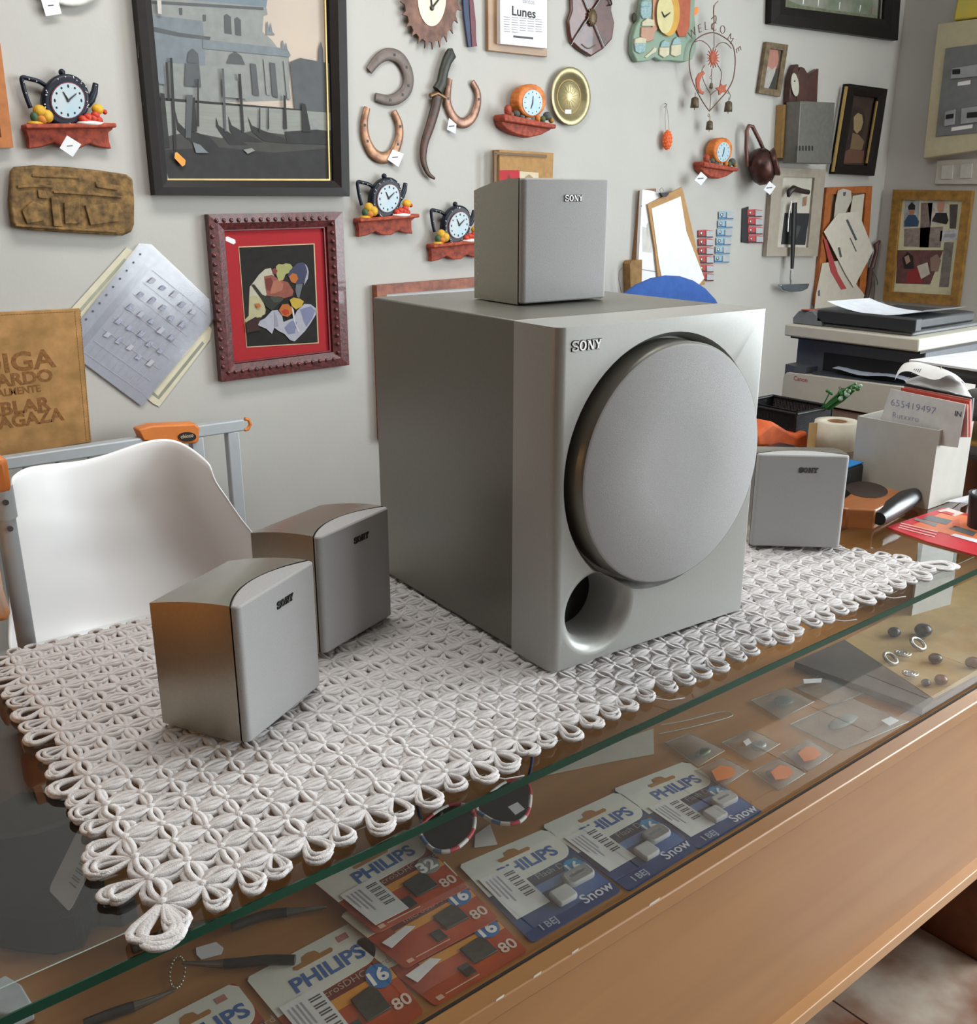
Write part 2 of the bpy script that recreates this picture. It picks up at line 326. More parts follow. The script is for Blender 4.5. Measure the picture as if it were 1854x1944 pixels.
# subwoofer
SYAW = R(-3.3); SW, SD, SHH, FP = .3125, .386, .38, .074
sub = thing('subwoofer', 'large silver-grey subwoofer with big round front disc and bass port', 'speaker', (0, 0, .0128), SYAW)
ST = TF((0, 0, .0128), SYAW)
def boolean(o, cutters):
    for c in cutters:
        md = o.modifiers.new('cut', 'BOOLEAN'); md.operation = 'DIFFERENCE'; md.solver = 'EXACT'; md.object = c
    dg = bpy.context.evaluated_depsgraph_get(); dg.update()
    me = bpy.data.meshes.new_from_object(o.evaluated_get(dg)); o.modifiers.clear(); old = o.data; o.data = me
    for c in cutters: bpy.data.objects.remove(c)
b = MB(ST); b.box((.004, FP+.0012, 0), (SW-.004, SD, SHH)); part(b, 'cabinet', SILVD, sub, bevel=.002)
b = MB(ST); b.box((.006, FP-.004, .003), (SW-.006, FP+.003, SHH-.003)); part(b, 'seam', SEAM, sub)
def plan(x0, x1, y0, y1, r):
    return arc(x0+r, y0+r, r, 180, 270, 6) + arc(x1-.003, y0+.003, .003, 270, 360, 3) + [(x1, y1), (x0, y1)]
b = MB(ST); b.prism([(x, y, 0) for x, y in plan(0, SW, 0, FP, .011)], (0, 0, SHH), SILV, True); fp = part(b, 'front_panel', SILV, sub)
dc = (.160, .216)
c1 = MB(ST); c1.lathe([(.1495, -.02), (.1485, 0.0), (.1425, .010), (.1425, .022)], (dc[0], 0, dc[1]), (0, 1, 0), 72, SILVD); c1 = part(c1, 'c1', SILVD, sub)
pc = (.066, .0605)
c2 = MB(ST); pp = [(.0545, -.012)] + [(.0545-.016*math.sin(R(a)), .022-.022*math.cos(R(a))) for a in range(0, 91, 10)] + [(.0375, .06)]
c2.lathe(pp, (pc[0], 0, pc[1]), (0, 1, 0), 48, SILV); c2 = part(c2, 'c2', SILV, sub)
bpy.context.view_layer.update(); boolean(fp, [c1, c2])
for p in fp.data.polygons: p.use_smooth = True
fp.data.set_sharp_from_angle(angle=R(32))
b = MB(ST); b.lathe([(.0374, .0585), (.0374, .0735)], (pc[0], 0, pc[1]), (0, 1, 0), 40, DARKG); part(b, 'port_tube', DARKG, sub, label='dark bass port')
b = MB(ST); b.lathe([(.1385, .0215), (.1385, -.0125), (.1365, -.0155)] , (dc[0]+.001, 0, dc[1]+.001), (0, 1, 0), 72, SILVD, cap=False); part(b, 'disc_rim', SILV, sub)
b = MB(ST); b.lathe([(.1366, -.0152), (.134, -.0172), (.05, -.0185), (.0001, -.0187)], (dc[0]+.001, 0, dc[1]+.001), (0, 1, 0), 72, GRILL); part(b, 'disc_grille', GRILL, sub)
logo(sub, ST @ Matrix.Translation((.037, -.0002, .3605)) @ Matrix.Rotation(R(90), 4, 'X'), .0098)
def satellite(label, loc, yaw, lf='e8e6e2', lb='1c1b1a'):
    t = thing('satellite_speaker', label, 'speaker', loc, yaw, 'small satellite speakers'); T = TF(loc, yaw)
    w, h, d, hr = .132, .1435, .106, .130
    sag = .022; th = .008; n = 12
    seam_y = lambda x: th + sag*(1-(2*x/w-1)**2)
    topz = lambda y: h - (h-hr)*max(0, (y-.012)/(d-.012))**1.7
    xs = [w*i/n for i in range(n+1)]; m = 8
    # body: from the curved seam to the rear, top falls away to the back
    rows = []
    inset = .004
    b = MB(T); top = []; bot = []
    for j in range(m+1):
        rt = []; rb = []
        for x in xs:
            y = (seam_y(x)+.0012) + (d-seam_y(x)-.0012)*j/m; xx = w/2+(x-w/2)*(1-.05*(j/m)**2)
            rt.append((xx, y, topz(y))); rb.append((xx, y, 0))
        top.append(rt); bot.append(rb)
    b.grid(top, SATB, True); b.grid([r[::-1] for r in bot], SATB, False)
    for c in (0, n): 
        tr = [top[j][c] for j in range(m+1)]; br = [bot[j][c] for j in range(m+1)]; rws = [br, tr] if c else [tr, br]; b.grid(rws, SATB, False)
    b.grid([bot[m], top[m]][::-1], SATB, False); b.grid([bot[0], top[0]], SEAM, False)
    part(b, 'cabinet', SATB, t)
    # grille panel: flat front with rounded side edges, lens-shaped in plan
    r = .006
    pl = [(r*(1-math.cos(R(a))), r*(1-math.sin(R(a)))) for a in range(0, 91, 18)]
    pl = pl + [(w-x, y) for x, y in pl[::-1]] + [(x, seam_y(x)) for x in xs[::-1]]
    b = MB(T); b.prism([(x, y, .0015) for x, y in pl], (0, 0, h-.0015), GRILL, False)
    part(b, 'grille', GRILL, t, bevel=.0022)
    b = MB(T); b.prism([(x+(.001 if x < w/2 else -.001), seam_y(x)+(-.0004), .002) for x in xs]+[(x+(.001 if x < w/2 else -.001), seam_y(x)+.0016, .002) for x in xs[::-1]], (0, 0, h-.004)); part(b, 'seam', SEAM, t)
    logo(t, T @ Matrix.Translation((w*.565, -.0001, h*.845)) @ Matrix.Rotation(R(90), 4, 'X'), .0068, lf, lb)
    for x in (.02, w-.02):
        for y in (.04, d-.015):
            b = MB(T); b.lathe([(.006, -.0012), (.006, .001)], (x, y, 0), (0, 0, 1), 10); part(b, 'foot', SEAM, t)
    return t
satellite('small silver speaker standing on top of the subwoofer', (.1034, .1771, .3942), R(-3.7))
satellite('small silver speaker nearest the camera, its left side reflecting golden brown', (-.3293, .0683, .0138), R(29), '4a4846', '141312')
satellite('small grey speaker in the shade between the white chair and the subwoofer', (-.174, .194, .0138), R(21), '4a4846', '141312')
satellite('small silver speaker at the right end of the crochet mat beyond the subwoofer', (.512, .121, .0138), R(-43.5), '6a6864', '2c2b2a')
# ------------------------------------------------------------------ crochet mat
YARN = mat('d0cccb', .95, 0, .06, 120, .5, 900, k=1.02, tint='c9c4c3', spec=.1)
CQ = [Vector((-.475, -.088, 0)), Vector((.655, -.062, 0)), Vector((.50, .40, 0)), Vector((-.455, .435, 0))]
NX, NY = 38, 17
mat_t = thing('crochet_mat', 'off-white crocheted yarn mat with looped fringe spread on the glass counter', 'mat', (0, .16, .001))
def cq(s, t):
    p = (CQ[0]*(1-s)+CQ[1]*s)*(1-t) + (CQ[3]*(1-s)+CQ[2]*s)*t
    return p + Vector((.004*math.sin(9*s+3*t), .004*math.sin(11*t+5*s), 0))
def strand(mb, a, b, off, lift, r, n=4, seg=5):
    d = b-a; q = Vector((-d.y, d.x, 0)).normalized(); path = []
    for i in range(seg+1):
        t = i/seg; w = math.sin(PI*t); path.append(a+d*t+q*(off*w)+Vector((0, 0, lift*w)))
    mb.tube(path, r, None, n, cap=False)
fld = MB(); rs = random.Random(3)
K = {(i, j): cq(i/NX, j/NY)+Vector((rs.uniform(-.0012, .0012), rs.uniform(-.0012, .0012), .0060+rs.uniform(-.0004, .0003))) for i in range(NX+1) for j in range(NY+1)}
for (i, j), p in K.items():
    if i < NX:
        for o_, lf in ((-.0108, -.0012), (-.006, .0014), (0, .0018), (.006, .0014), (.0108, -.001)): strand(fld, p, K[i+1, j], o_+rs.uniform(-.002, .002), lf+rs.uniform(-.0008, .0006), .0035)
    if j < NY:
        for o_, lf in ((-.0098, -.0012), (-.0036, .001), (.0036, .001), (.0098, -.0012)): strand(fld, p, K[i, j+1], o_+rs.uniform(-.002, .002), lf+rs.uniform(-.0008, .0004), .0034)
    fld.ball(p+Vector((0, 0, .001)), (.0050, .0046, .0034), None, 6, 4)
part(fld, 'woven_field', YARN, mat_t, kind='stuff')
def loopmesh(seed):
    rr = random.Random(seed); mb = MB()
    for k in range(4):
        L_ = .030+rr.uniform(-.005, .004); w = .0085+rr.uniform(-.003, .003)+k*.0006; z = rr.uniform(-.0015, .002); sk = rr.uniform(-.004, .004)
        path = [(w*math.sin(PI*2*t)*1.0*(1 if t < .5 else 1)+sk*math.sin(PI*t), -L_*math.sin(PI*t)**.8, z*math.sin(PI*t)-.0015*math.sin(PI*t)) for t in [i/12 for i in range(13)]]
        mb.tube(path, .0023, None, 5, cap=False)
    return mb
protos = []
for s_ in range(5):
    o = finish(loopmesh(s_), 'fringe_loop', YARN, None, off=Vector((0, 0, 0))); me = o.data; bpy.data.objects.remove(o); protos.append(me)
def fringe(p, ang, sc=1.0):
    o = bpy.data.objects.new('fringe_loop', protos[rs.randrange(5)]); COL.objects.link(o); o.parent = mat_t
    q = mat_t.matrix_basis.inverted() @ p; o.location = q; o.rotation_euler = (0, 0, ang+rs.uniform(-.25, .25)); o.scale = (sc, sc*rs.uniform(.85, 1.15), 1)
for i in range(NX+1):
    fringe(K[i, 0], 0); 
    if i % 1 == 0 and i < 30: fringe(K[i, NY], PI, .7)
for j in range(1, NY+1):
    fringe(K[0, j], -PI/2, 1.05); fringe(K[NX, j], PI/2, .9)
fringe(K[0, 0], -.7, 1.7); fringe(K[NX, 0], .9, 1.6)
for (i, a) in ((10, .4), (18, -.3), (29, .5), (33, .2)):
    p = K[i, 0]; part(MB().tube([p+Vector((0, -.025, -.002)), p+Vector((.012, -.04, -.003)), p+Vector((.03, -.046, -.0035))], .0008, None, 5), 'loose_thread', YARN, mat_t)
# ------------------------------------------------------------------ white shell chair behind the counter
WP_ = mat('fafaf8', .35, 0, .01, 10, k=1.1, spec=.5)
CHY = .86
ch = thing('shell_chair', 'white moulded plastic shell chair behind the left end of the counter', 'chair', (-.13, .8, FLOOR))
left = px('14,1235 16,1100 12,1000 10,950 22,905'); right = px('560,1220 540,1110 505,1025 455,945 400,880')
topl = px('22,905 45,888 90,880 150,874 200,862 245,846 285,834 325,832 362,848 400,880')
ol = [ony(u, v, CHY) for u, v in topl]
rows = []; nU = 18
Lc = smoothp([(p[0], p[1], 0) for p in left], 4); Rc = smoothp([(p[0], p[1], 0) for p in right], 4); Tc = smoothp([(p[0], p[1], 0) for p in topl], 4)
def chp(u, v, s, t):
    # depth of the shell: sides wrap towards the counter, the top rolls back, the bottom comes forward to the seat
    dy = -.10*abs(2*s-1)**3 + .015*t*t - .10*max(0, .35-t)**2*4
    return ony(u, v, CHY+dy)
nT = 12
for j in range(nT+1):
    t = j/nT; r_ = []
    for i in range(nU+1):
        s = i/nU
        a = Lc[min(len(Lc)-1, int(t*(len(Lc)-1)))]; b_ = Rc[min(len(Rc)-1, int(t*(len(Rc)-1)))]
        tt = Tc[min(len(Tc)-1, round(s*(len(Tc)-1)))]; bt = left[0][1]*(1-s)+right[0][1]*s
        x = (a.x*(1-s)+b_.x*s)*(1-t**3) + tt.x*t**3; y = bt+(tt.y-bt)*t if True else 0
        yl = a.y*(1-s)+b_.y*s; y = yl + (tt.y-(left[-1][1]*(1-s)+right[-1][1]*s))*t**2.2
        r_.append(chp(x, y, s, t))
    rows.append(r_)
b0 = rows[0]; seat = []; sxc = sum(p.x for p in b0)/len(b0)
for k, (dz, dy) in enumerate(((-.30, -.22), (-.30, -.18), (-.30, -.11), (-.285, -.05), (-.2, -.02), (-.1, -.005))):
    seat.append([Vector((sxc+(p.x-sxc)*(.9 if k < 4 else .96), p.y+dy+ (.0 if k > 2 else .0), p.z+dz+.05*abs(2*i/nU-1)**3*(1 if k < 4 else .3))) for i, p in enumerate(b0)])
allr = seat+rows
sh = MB(); sh.grid(allr, WP_, True); o = part(sh, 'shell', WP_, ch)
q = o.modifiers.new('solid', 'SOLIDIFY'); q.thickness = .007; q.offset = 0; q = o.modifiers.new('sub', 'SUBSURF'); q.levels = 1; q.render_levels = 1
sx = sum(p.x for p in b0)/len(b0); sz = b0[0].z-.30
for dx, dy in ((-.16, -.02), (.16, -.02), (-.16, .16), (.16, .16)):
    part(MB().tube([(sx+dx*.6, .66+dy*.6, sz-.005), (sx+dx*1.15, .64+dy*1.1, FLOOR+.002)], [.014, .010], None, 10), 'leg', wood('c79a66', 'a97b48', 'z'), ch)
# ------------------------------------------------------------------ blue office chair back
bl = thing('office_chair', 'blue upholstered office chair with rounded back, behind the subwoofer', 'chair', (1.36, 1.0, FLOOR))
cx, cy = 1.395, 1.1; BLUE = mat('2c4f90', .95, 0, .12, 60, .3, 300, k=1.1)
part(MB().ball((cx, cy, .06), (.30, .045, .255), None, 32, 16), 'backrest', BLUE, bl)
part(MB().ball((cx, .94, -.36), (.22, .20, .045), None, 20, 8), 'seat', BLUE, bl)
part(MB().tube([(cx, 1.16, .0), (cx, 1.17, -.3), (cx, 1.1, -.4), (cx, .95, -.41)], .018), 'back_bar', mat('1c1c1e', .5), bl)
part(MB().tube([(cx, .94, -.4), (cx, .94, FLOOR+.09)], .025), 'column', mat('2a2a2c', .4, .5), bl)
for k in range(5):
    a = 2*PI*k/5; part(MB().tube([(cx, .94, FLOOR+.1), (cx+.22*math.cos(a), .94+.22*math.sin(a), FLOOR+.06)], .02), 'leg', mat('1c1c1e', .5), bl)
    part(MB().ball((cx+.22*math.cos(a), .94+.22*math.sin(a), FLOOR+.029), .028), 'caster', mat('141414', .5), bl)
# ------------------------------------------------------------------ things on the back wall
PAPER = mat('dedede', .8, 0, .03, 30, k=1.1); INK = mat('55565c', .8); INKL = mat('9a9ba4', .8); TAGW = mat('e2e2e4', .7, 0, .02)
def cw(s, d=0.0): q = [wp(u, v, d) for u, v in (px(s) if isinstance(s, str) else s)]; return q
def wthing(name, label, cat, u, v, group=None): return thing(name, label, cat, wp(u, v), 0, group)
def lerp(a, b, t): return (a[0]+(b[0]-a[0])*t, a[1]+(b[1]-a[1])*t)
def quadpt(Q, s, t):  # Q: tl tr br bl in pixels, s right, t down
    return lerp(lerp(Q[0], Q[1], s), lerp(Q[3], Q[2], s), t)
def frame(t, Q, bw, d0, d1, m, name='frame', fn=wp, lip=None, lipm=None, slope=0.0):
    # four mitred bars from the pixel quad Q with border bw (fraction of width, fraction of height)
    I = [quadpt(Q, s, v) for s, v in ((bw[0], bw[1]), (1-bw[0], bw[1]), (1-bw[0], 1-bw[1]), (bw[0], 1-bw[1]))]
    out = OUT if fn is wp else Vector((-1, 0, 0))
    for k in range(4):
        j = (k+1) % 4; mb = MB(); a = [fn(*Q[k], d0), fn(*Q[j], d0), fn(*I[j], d0), fn(*I[k], d0)]
        b = [p+out*(d1-d0-(slope if q > 1 else 0)) for q, p in enumerate(a)]
        c = (a[0]+a[1]+a[2]+a[3])/4; mid = [(b[0]*.45+b[3]*.55)+out*.004*(1 if slope else 0), (b[1]*.45+b[2]*.55)+out*.004*(1 if slope else 0)]
        mb.add(a+b+mid, [(0, 1, 2, 3), (4, 8, 9, 5), (8, 7, 6, 9), (0, 4, 5, 1), (2, 6, 7, 3), (1, 5, 9, 6, 2), (3, 7, 8, 4, 0)], m)
        part(mb, name+'_bar', m, t)
    if lip:
        J = [quadpt(Q, s, v) for s, v in ((bw[0]+lip, bw[1]+lip), (1-bw[0]-lip, bw[1]+lip), (1-bw[0]-lip, 1-bw[1]-lip), (bw[0]+lip, 1-bw[1]-lip))]
        mb = MB(); d = d1-slope-.002
        for k in range(4):
            j = (k+1) % 4; mb.prism([fn(*I[k], d-.004), fn(*I[j], d-.004), fn(*J[j], d-.004), fn(*J[k], d-.004)], out*.005, lipm)
        part(mb, name+'_lip', lipm, t)
    return I
def prints(t, layers, d, name='print', fn=wp, step=.00015, parent=None):
    if len(layers) <= 6:
        for k, (s, m) in enumerate(layers): part(MB().flat([fn(u, v, d+step*k) for u, v in (px(s) if isinstance(s, str) else s)], m), name+'_mark', m, t)
        return
    mb = MB()
    for k, (s, m) in enumerate(layers): mb.flat([fn(u, v, d+step*k) for u, v in (px(s) if isinstance(s, str) else s)][::1], m)
    return part(mb, name, None, t)
def tag(t, s, d=.012, lines=True, name='price_tag'):
    pts = px(s); mb = MB(); mb.prism(cw(pts, d), OUT*.0006, TAGW)
    o = part(mb, name, TAGW, t, label='white price tag')
    if lines:
        c = (sum(p[0] for p in pts)/len(pts), sum(p[1] for p in pts)/len(pts))
        l = MB(); l.flat(cw([(c[0]-6, c[1]-1), (c[0]+5, c[1]-2), (c[0]+5, c[1]), (c[0]-6, c[1]+1)], d+.0008), INK); part(l, 'tag_writing', INK, o)
    return o
# --- big Venice picture
Q = [(228, -190), (650, -215), (653, 373), (285, 371)]; Q = [(232, -180), (642, -200), (653, 373), (286, 371)]
v = wthing('canal_picture', 'large dark-framed picture of a domed church and gondolas on a canal', 'picture', 460, 372)
BLKF = mat('1c1513', .45, 0, .2, 30, k=.8, spec=.25); GOLD = mat('b09a62', .4, .5)
I = frame(v, Q, (.075, .052), .002, .028, BLKF, slope=.006, lip=.006, lipm=GOLD)
part(wprism(I, .003, .010, None), 'backing', mat('8b949a', .9), v)
def qp(pts, Q=I): return [quadpt(Q, s, t) for s, t in pts]
def vq(s): # picture space: pixels of the photograph
    return s
sky = mat('c9b9a8', .9, 0, .05, 4, tint='bdb0a6', k=.88); stone = mat('8e918e', .95, 0, .08, 60, k=.88); stone2 = mat('7b8388', .95, 0, .1, 50, k=.88); dome = mat('76848c', .95, 0, .08, 40, k=.88)
watr = mat('8f928c', .9, 0, .08, 50, stretch=(.3, 1, 4), k=.88); dark = mat('4d4c4a', .95, 0, .1, 40, k=.88); darker = mat('3c3c3c', .95, 0, .12, 40, k=.88); drk2 = mat('5d6062', .95, k=.88)
L = [(I, sky)]
L += [('430,-135 470,-125 500,-80 510,-20 505,15 390,10 275,-10 268,-60 300,-110 350,-130', dome), ('385,-160 395,-135 425,-133 430,-165', dome),
 ('272,-8 505,13 508,28 500,30 498,60 515,75 530,95 548,108 550,130 548,190 272,200 268,60', stone),
 ('258,20 300,30 385,40 390,125 330,120 262,110', stone2), ('280,48 340,62 400,70 398,76 340,70 280,58', drk2),
 ('274,0 500,14 500,19 274,6', drk2), ('425,30 430,26 438,32 440,65 426,63', drk2), ('445,36 450,32 457,38 458,68 447,66', drk2), ('340,15 346,15 346,28 341,28', drk2), ('385,28 391,28 391,40 386,40', drk2),
 ('385,75 545,92 552,105 548,108 385,92', stone2), ('505,45 508,40 511,58 514,42 517,60 522,66 505,66', stone2), ('534,80 537,76 540,90 543,80 546,95 534,93', stone2),
 ('430,120 436,104 447,98 458,106 465,122', drk2), ('355,118 357,100 366,92 376,102 378,120', drk2), ('352,120 378,122 382,165 350,163', drk2),
 ('475,120 486,122 492,182 480,180', drk2), ('512,118 522,120 528,186 517,182', drk2), ('500,112 505,112 512,180 506,180', stone), ('538,116 543,116 552,188 545,188', stone),
 ('290,112 310,116 312,160 292,158', stone2), ('550,118 570,110 625,120 628,220 560,215', drk2), ('604,120 605,92 609,78 613,94 614,122', drk2),
 ('292,184 580,208 585,214 292,190', darker), ('294,190 628,214 640,255 640,300 300,285', watr),
 ('420,150 460,155 468,188 424,184', stone), ('585,225 600,225 606,252 590,252', stone),
 ('300,262 360,250 420,262 480,248 560,258 640,245 646,345 310,345', dark), ('300,285 420,280 520,290 640,280 648,352 308,350', darker),
 ('332,208 338,232 350,244 375,252 400,262 420,285 380,282 352,262 336,246', darker), ('410,222 415,238 430,248 450,262 470,275 435,275 418,252 410,240', darker), ('433,220 440,238 470,255 500,270 450,268 436,248', darker),
 ('470,220 478,238 500,248 540,262 545,272 500,268 478,250', darker), ('540,250 600,246 640,250 640,275 545,272', darker), ('365,185 370,185 374,250 362,250', darker), ('354,180 366,180 362,262 352,262', drk2), ('304,176 312,178 322,280 308,280', darker),
 ('322,110 327,110 336,285 330,285', darker), ('314,118 318,118 322,190 318,190', darker), ('420,130 425,130 430,250 426,250', drk2), ('452,140 457,140 464,250 459,250', darker), ('538,180 542,182 545,245 538,245', darker), ('374,150 377,150 378,240 374,240', darker), ('492,205 494,205 494,250 491,250', darker), ('508,205 510,205 511,245 508,245', darker), ('572,195 580,198 590,250 574,250', darker),
 ('366,270 380,275 395,290 372,290', stone2), ('462,284 478,281 484,286 470,292', watr), ('300,318 314,320 322,345 306,346', stone2), ('298,0 306,0 307,27 300,26', mat('b9b3ae', .9))]
prints(v, L, .0112)
part(wprism('332,290 336,289 352,304 351,313 346,316 331,300', .0225, .023, mat('f29a3c', .6)), 'price_sticker', mat('f29a3c', .6), v, label='orange price sticker')
# --- red framed still life
v = wthing('still_life_picture', 'still life of fruit and cloth in carved red frame with red mount', 'picture', 535, 707)
Q = [(388, 407), (642, 402), (655, 691), (414, 723)]
REDF = mat('5e2626', .4, 0, .25, 120, .3, 160, k=1.05, coat=.3, tint='3c1a1a'); REDM = mat('a01f26', .9, 0, .06, 200, k=.95)
I = frame(v, Q, (.115, .095), .002, .022, REDF, slope=.004, lip=.008, lipm=mat('6d1c20', .4))
for k in range(4):
    a, b_ = Q[k], Q[(k+1) % 4]; ia, ib = I[k], I[(k+1) % 4]; mb = MB()
    for i in range(16):
        t_ = (i+.7)/16.4; p = lerp(lerp(a, b_, t_), lerp(ia, ib, t_), .42); mb.ball(wp(*p, .0235), (.0052, .0035, .0052), None, 7, 4)
    part(mb, 'carved_beading', REDF, v)
part(wprism(I, .003, .011), 'mount', REDM, v)
P4 = [(454, 470), (595, 464), (603, 650), (469, 658)]
part(wprism([quadpt(P4, s, t) for s, t in ((-.012, -.01), (1.012, -.01), (1.012, 1.01), (-.012, 1.01))], .011, .0118), 'gilt_slip', mat('b9a07a', .5), v)
bk = mat('1d1b18', .9, 0, .3, 60, k=.85); wh = mat('b9b3a2', .9, 0, .06, 60, k=.85); cl = mat('a9a9b4', .9, 0, .08, 60, k=.85); ham = mat('8d5244', .9, 0, .15, 80, k=.85); grp = mat('a3a36a', .9, k=.85); org = mat('b8682f', .9, k=.85); yel = mat('bb9d3e', .9, k=.85); grn = mat('2f332a', .9, k=.85); blu = mat('41435c', .9, k=.85); clb = mat('7c7f9c', .9, k=.85)
SL = lambda s: ' '.join('%g,%g' % (460+float(q.split(',')[0])/9.256, 460+float(q.split(',')[1])/9.256) for q in s.split())
L = [(P4, bk), (SL('400,470 500,450 560,600 450,640 430,930 350,960 410,1200 330,1320 230,1310 60,1410 40,1360 120,1280 120,960 130,780 210,680 290,570'), wh), (SL('120,960 200,930 330,990 410,1180 400,1260 270,1330 210,1300 60,1415 40,1360 110,1290'), mat('b3ab86', .9, k=.85)),
 (SL('380,600 520,570 640,650 800,700 900,860 880,940 740,980 600,960 430,940 400,760'), ham), (SL('540,680 640,650 720,740 700,840 560,900 490,900'), mat('a86a56', .9, k=.85)), (SL('400,640 500,620 540,700 480,860 420,820'), mat('6d3630', .9, k=.85)),
 (SL('590,420 640,380 700,390 760,370 840,380 880,430 860,520 760,560 720,660 640,680 600,580'), grp), (SL('520,480 570,450 620,500 590,560 540,560'), mat('7d3a3a', .9, k=.85)),
 (SL('900,430 960,370 1060,350 1130,400 1165,500 1150,620 1080,720 960,740 840,680 800,580 830,500'), blu), (SL('1090,370 1140,430 1165,520 1150,640 1080,760 1110,620 1140,520 1120,440'), mat('9fa3a8', .9, k=.85)), (SL('820,600 880,540 950,560 980,640 930,720 860,700'), org), (SL('940,740 1060,730 1030,860 1000,980 960,960 930,850'), mat('676b70', .9, k=.85)),
 (SL('160,740 210,740 350,920 480,970 700,960 730,1000 660,1060 520,1200 420,1130 340,990'), grn), (SL('480,960 640,950 720,980 690,1040 560,1060'), mat('40463a', .9, k=.85)),
 (SL('520,1200 620,1190 700,1300 720,1400 900,1330 960,1200 1090,1080 1200,1090 1290,1160 1290,1270 1200,1420 1100,1560 920,1740 840,1720 740,1610 640,1560 560,1500 520,1610 420,1520 280,1460 270,1400 400,1330'), cl), (SL('1010,1180 1200,1120 1280,1200 1230,1330 1120,1490 1080,1400'), clb), (SL('740,1500 860,1380 960,1400 920,1600 800,1620'), clb), (SL('560,1220 600,1290 640,1480 560,1490'), mat('8f909c', .9, k=.85)), (SL('860,1120 900,1180 940,1440 1010,1560 980,1580 900,1380'), mat('c3c3c9', .9, k=.85)),
 (SL('640,1190 700,1090 800,1080 870,1150 870,1250 800,1310 700,1290'), mat('b0652f', .9, k=.85)), (SL('680,1220 740,1170 810,1190 820,1250 750,1290'), mat('a83a26', .9, k=.85)), (SL('830,1010 900,970 1010,990 1080,1040 1040,1130 940,1180 870,1120'), yel), (SL('60,1420 240,1320 330,1330 270,1460 330,1540 80,1590'), mat('3a2420', .9, k=.85)), (SL('230,1080 300,1070 330,1130 260,1160'), mat('b56a3a', .9, k=.85))]
prints(v, L, .0121)
part(wprism('428,450 432,449 446,455 447,461 443,464 428,457', .0112, .0118, TAGW), 'price_sticker', TAGW, v, label='white price sticker')
# --- carved plaque
v = wthing('carved_plaque', 'weathered brown carved relief plaque under the leftmost teapot clock', 'plaque', 132, 446)
BRN = mat('7c6038', .9, 0, .3, 70, .9, 60, k=1.1, tint='54422a')
part(wprism('17,325 24,317 60,314 120,317 180,323 235,331 247,340 250,380 250,425 245,440 228,447 150,443 60,437 25,431 18,422 13,380', .002, .020, BRN), 'slab', BRN, v, bevel=.005, seg=3)
mb = MB(); rr = random.Random(5)
for s in ('32,352 60,350 100,352 100,357 60,356 32,358', '100,362 170,366 230,372 230,376 170,371 100,367', '40,400 60,382 90,392 80,420 50,425', '95,375 108,375 118,430 100,430', '120,385 150,380 150,425 122,425', '160,390 220,385 226,420 170,428', '60,330 110,332 150,336 150,340 110,338 60,336', '180,345 225,352 222,362 182,356', '28,425 120,432 220,438 220,442 120,437 28,430', '70,360 85,362 90,378 72,376', '200,395 215,392 212,412 200,414'):
    mb.prism(cw(s, .019), OUT*rr.uniform(.003, .006), BRN)
part(mb, 'relief', BRN, v, bevel=.0015)
# --- tan sign
v = wthing('lettered_sign', 'tan stitched board with worn brown lettering behind the plastic gate', 'sign', 60, 862)
TAN = mat('a87e4e', .85, 0, .12, 30, .1, k=1.1, tint='94703f'); part(wprism('-120,598 150,585 172,838 40,860 -130,882', .002, .008, TAN), 'board', TAN, v, bevel=.001)
ST_ = mat('80592f', .9); mb = MB()
for a, b_ in (((-120, 604), (146, 591)), ((142, 592), (164, 838)), ((152, 588), (171, 836))):
    n = 46
    for i in range(n):
        p = lerp(a, b_, (i+.1)/n); q = lerp(a, b_, (i+.75)/n); mb.tube([wp(*p, .0083), wp(*q, .0083)], .0005, ST_, 4)
part(mb, 'stitching', ST_, v)
def wtext(t, body, u, v_, h, d, m, ang=0.0, width=1.0, bold=0.0, name='lettering', fn=wp):
    c = fn(u, v_, d); hh = h
    M = Matrix.Translation(c) @ (Matrix.Rotation(R(-90), 4, 'Z') if fn is rp else Matrix()) @ Matrix.Rotation(R(90), 4, 'X') @ Matrix.Rotation(ang, 4, 'Z')
    return part(MB().text(body, hh, M, m, width, bold), name, m, t)
LT = mat('85592f', .9, 0, .3, 200)
for body, u, v_, h, w_, bo in (('DIGA', 32, 689, .052, 1.15, .0012), ('RNARDO', 22, 722, .034, 1.1, .0012), ('NORMALMENTE', 8, 746, .020, .95, .0005), ('HABLAR', 20, 776, .036, 1.12, .0012), ('DELAGAZA', 28, 800, .036, 1.02, .0012)):
    wtext(v, body, u, v_, h, .0085, LT, R(1), w_, bo)
# --- plastic sleeves with forms, hung at an angle
SLEEVE = clear('sleeve_plastic', (.9, .91, .93), 1.45, .12, .12, 'd6d8de')
v = wthing('certificate_sleeve', 'yellowish certificate in a clear sleeve, mostly hidden behind the form', 'document', 290, 770)
part(wprism('112,612 240,470 300,500 402,625 398,645 302,772 290,766', .002, .0026, mat('d3cdb4', .8, 0, .05)), 'paper', mat('d3cdb4', .8, 0, .05), v)
prints(v, [('126,615 236,490 240,494 132,618', mat('a3a391', .8)), ('300,752 384,648 388,652 302,758', mat('8f9082', .8)), ('290,742 300,752 302,758 288,748', mat('8f9082', .8))], .0028)
v = wthing('form_sleeve', 'printed form with a grid of small entries in a punched clear sleeve', 'document', 267, 768)
Q = [(262, 482), (417, 590), (268, 770), (115, 656)]
part(wprism('115,656 262,470 282,468 417,590 268,770', .004, .0046, mat('c9c9cf', .8, 0, .03)), 'paper', mat('c9c9cf', .8, 0, .03), v)
L = []; gy = mat('b4b5bd', .8); gy2 = mat('9fa2b3', .8, 0, .3, 300)
FQ = [(135, 660), (278, 488), (405, 590), (268, 752)]
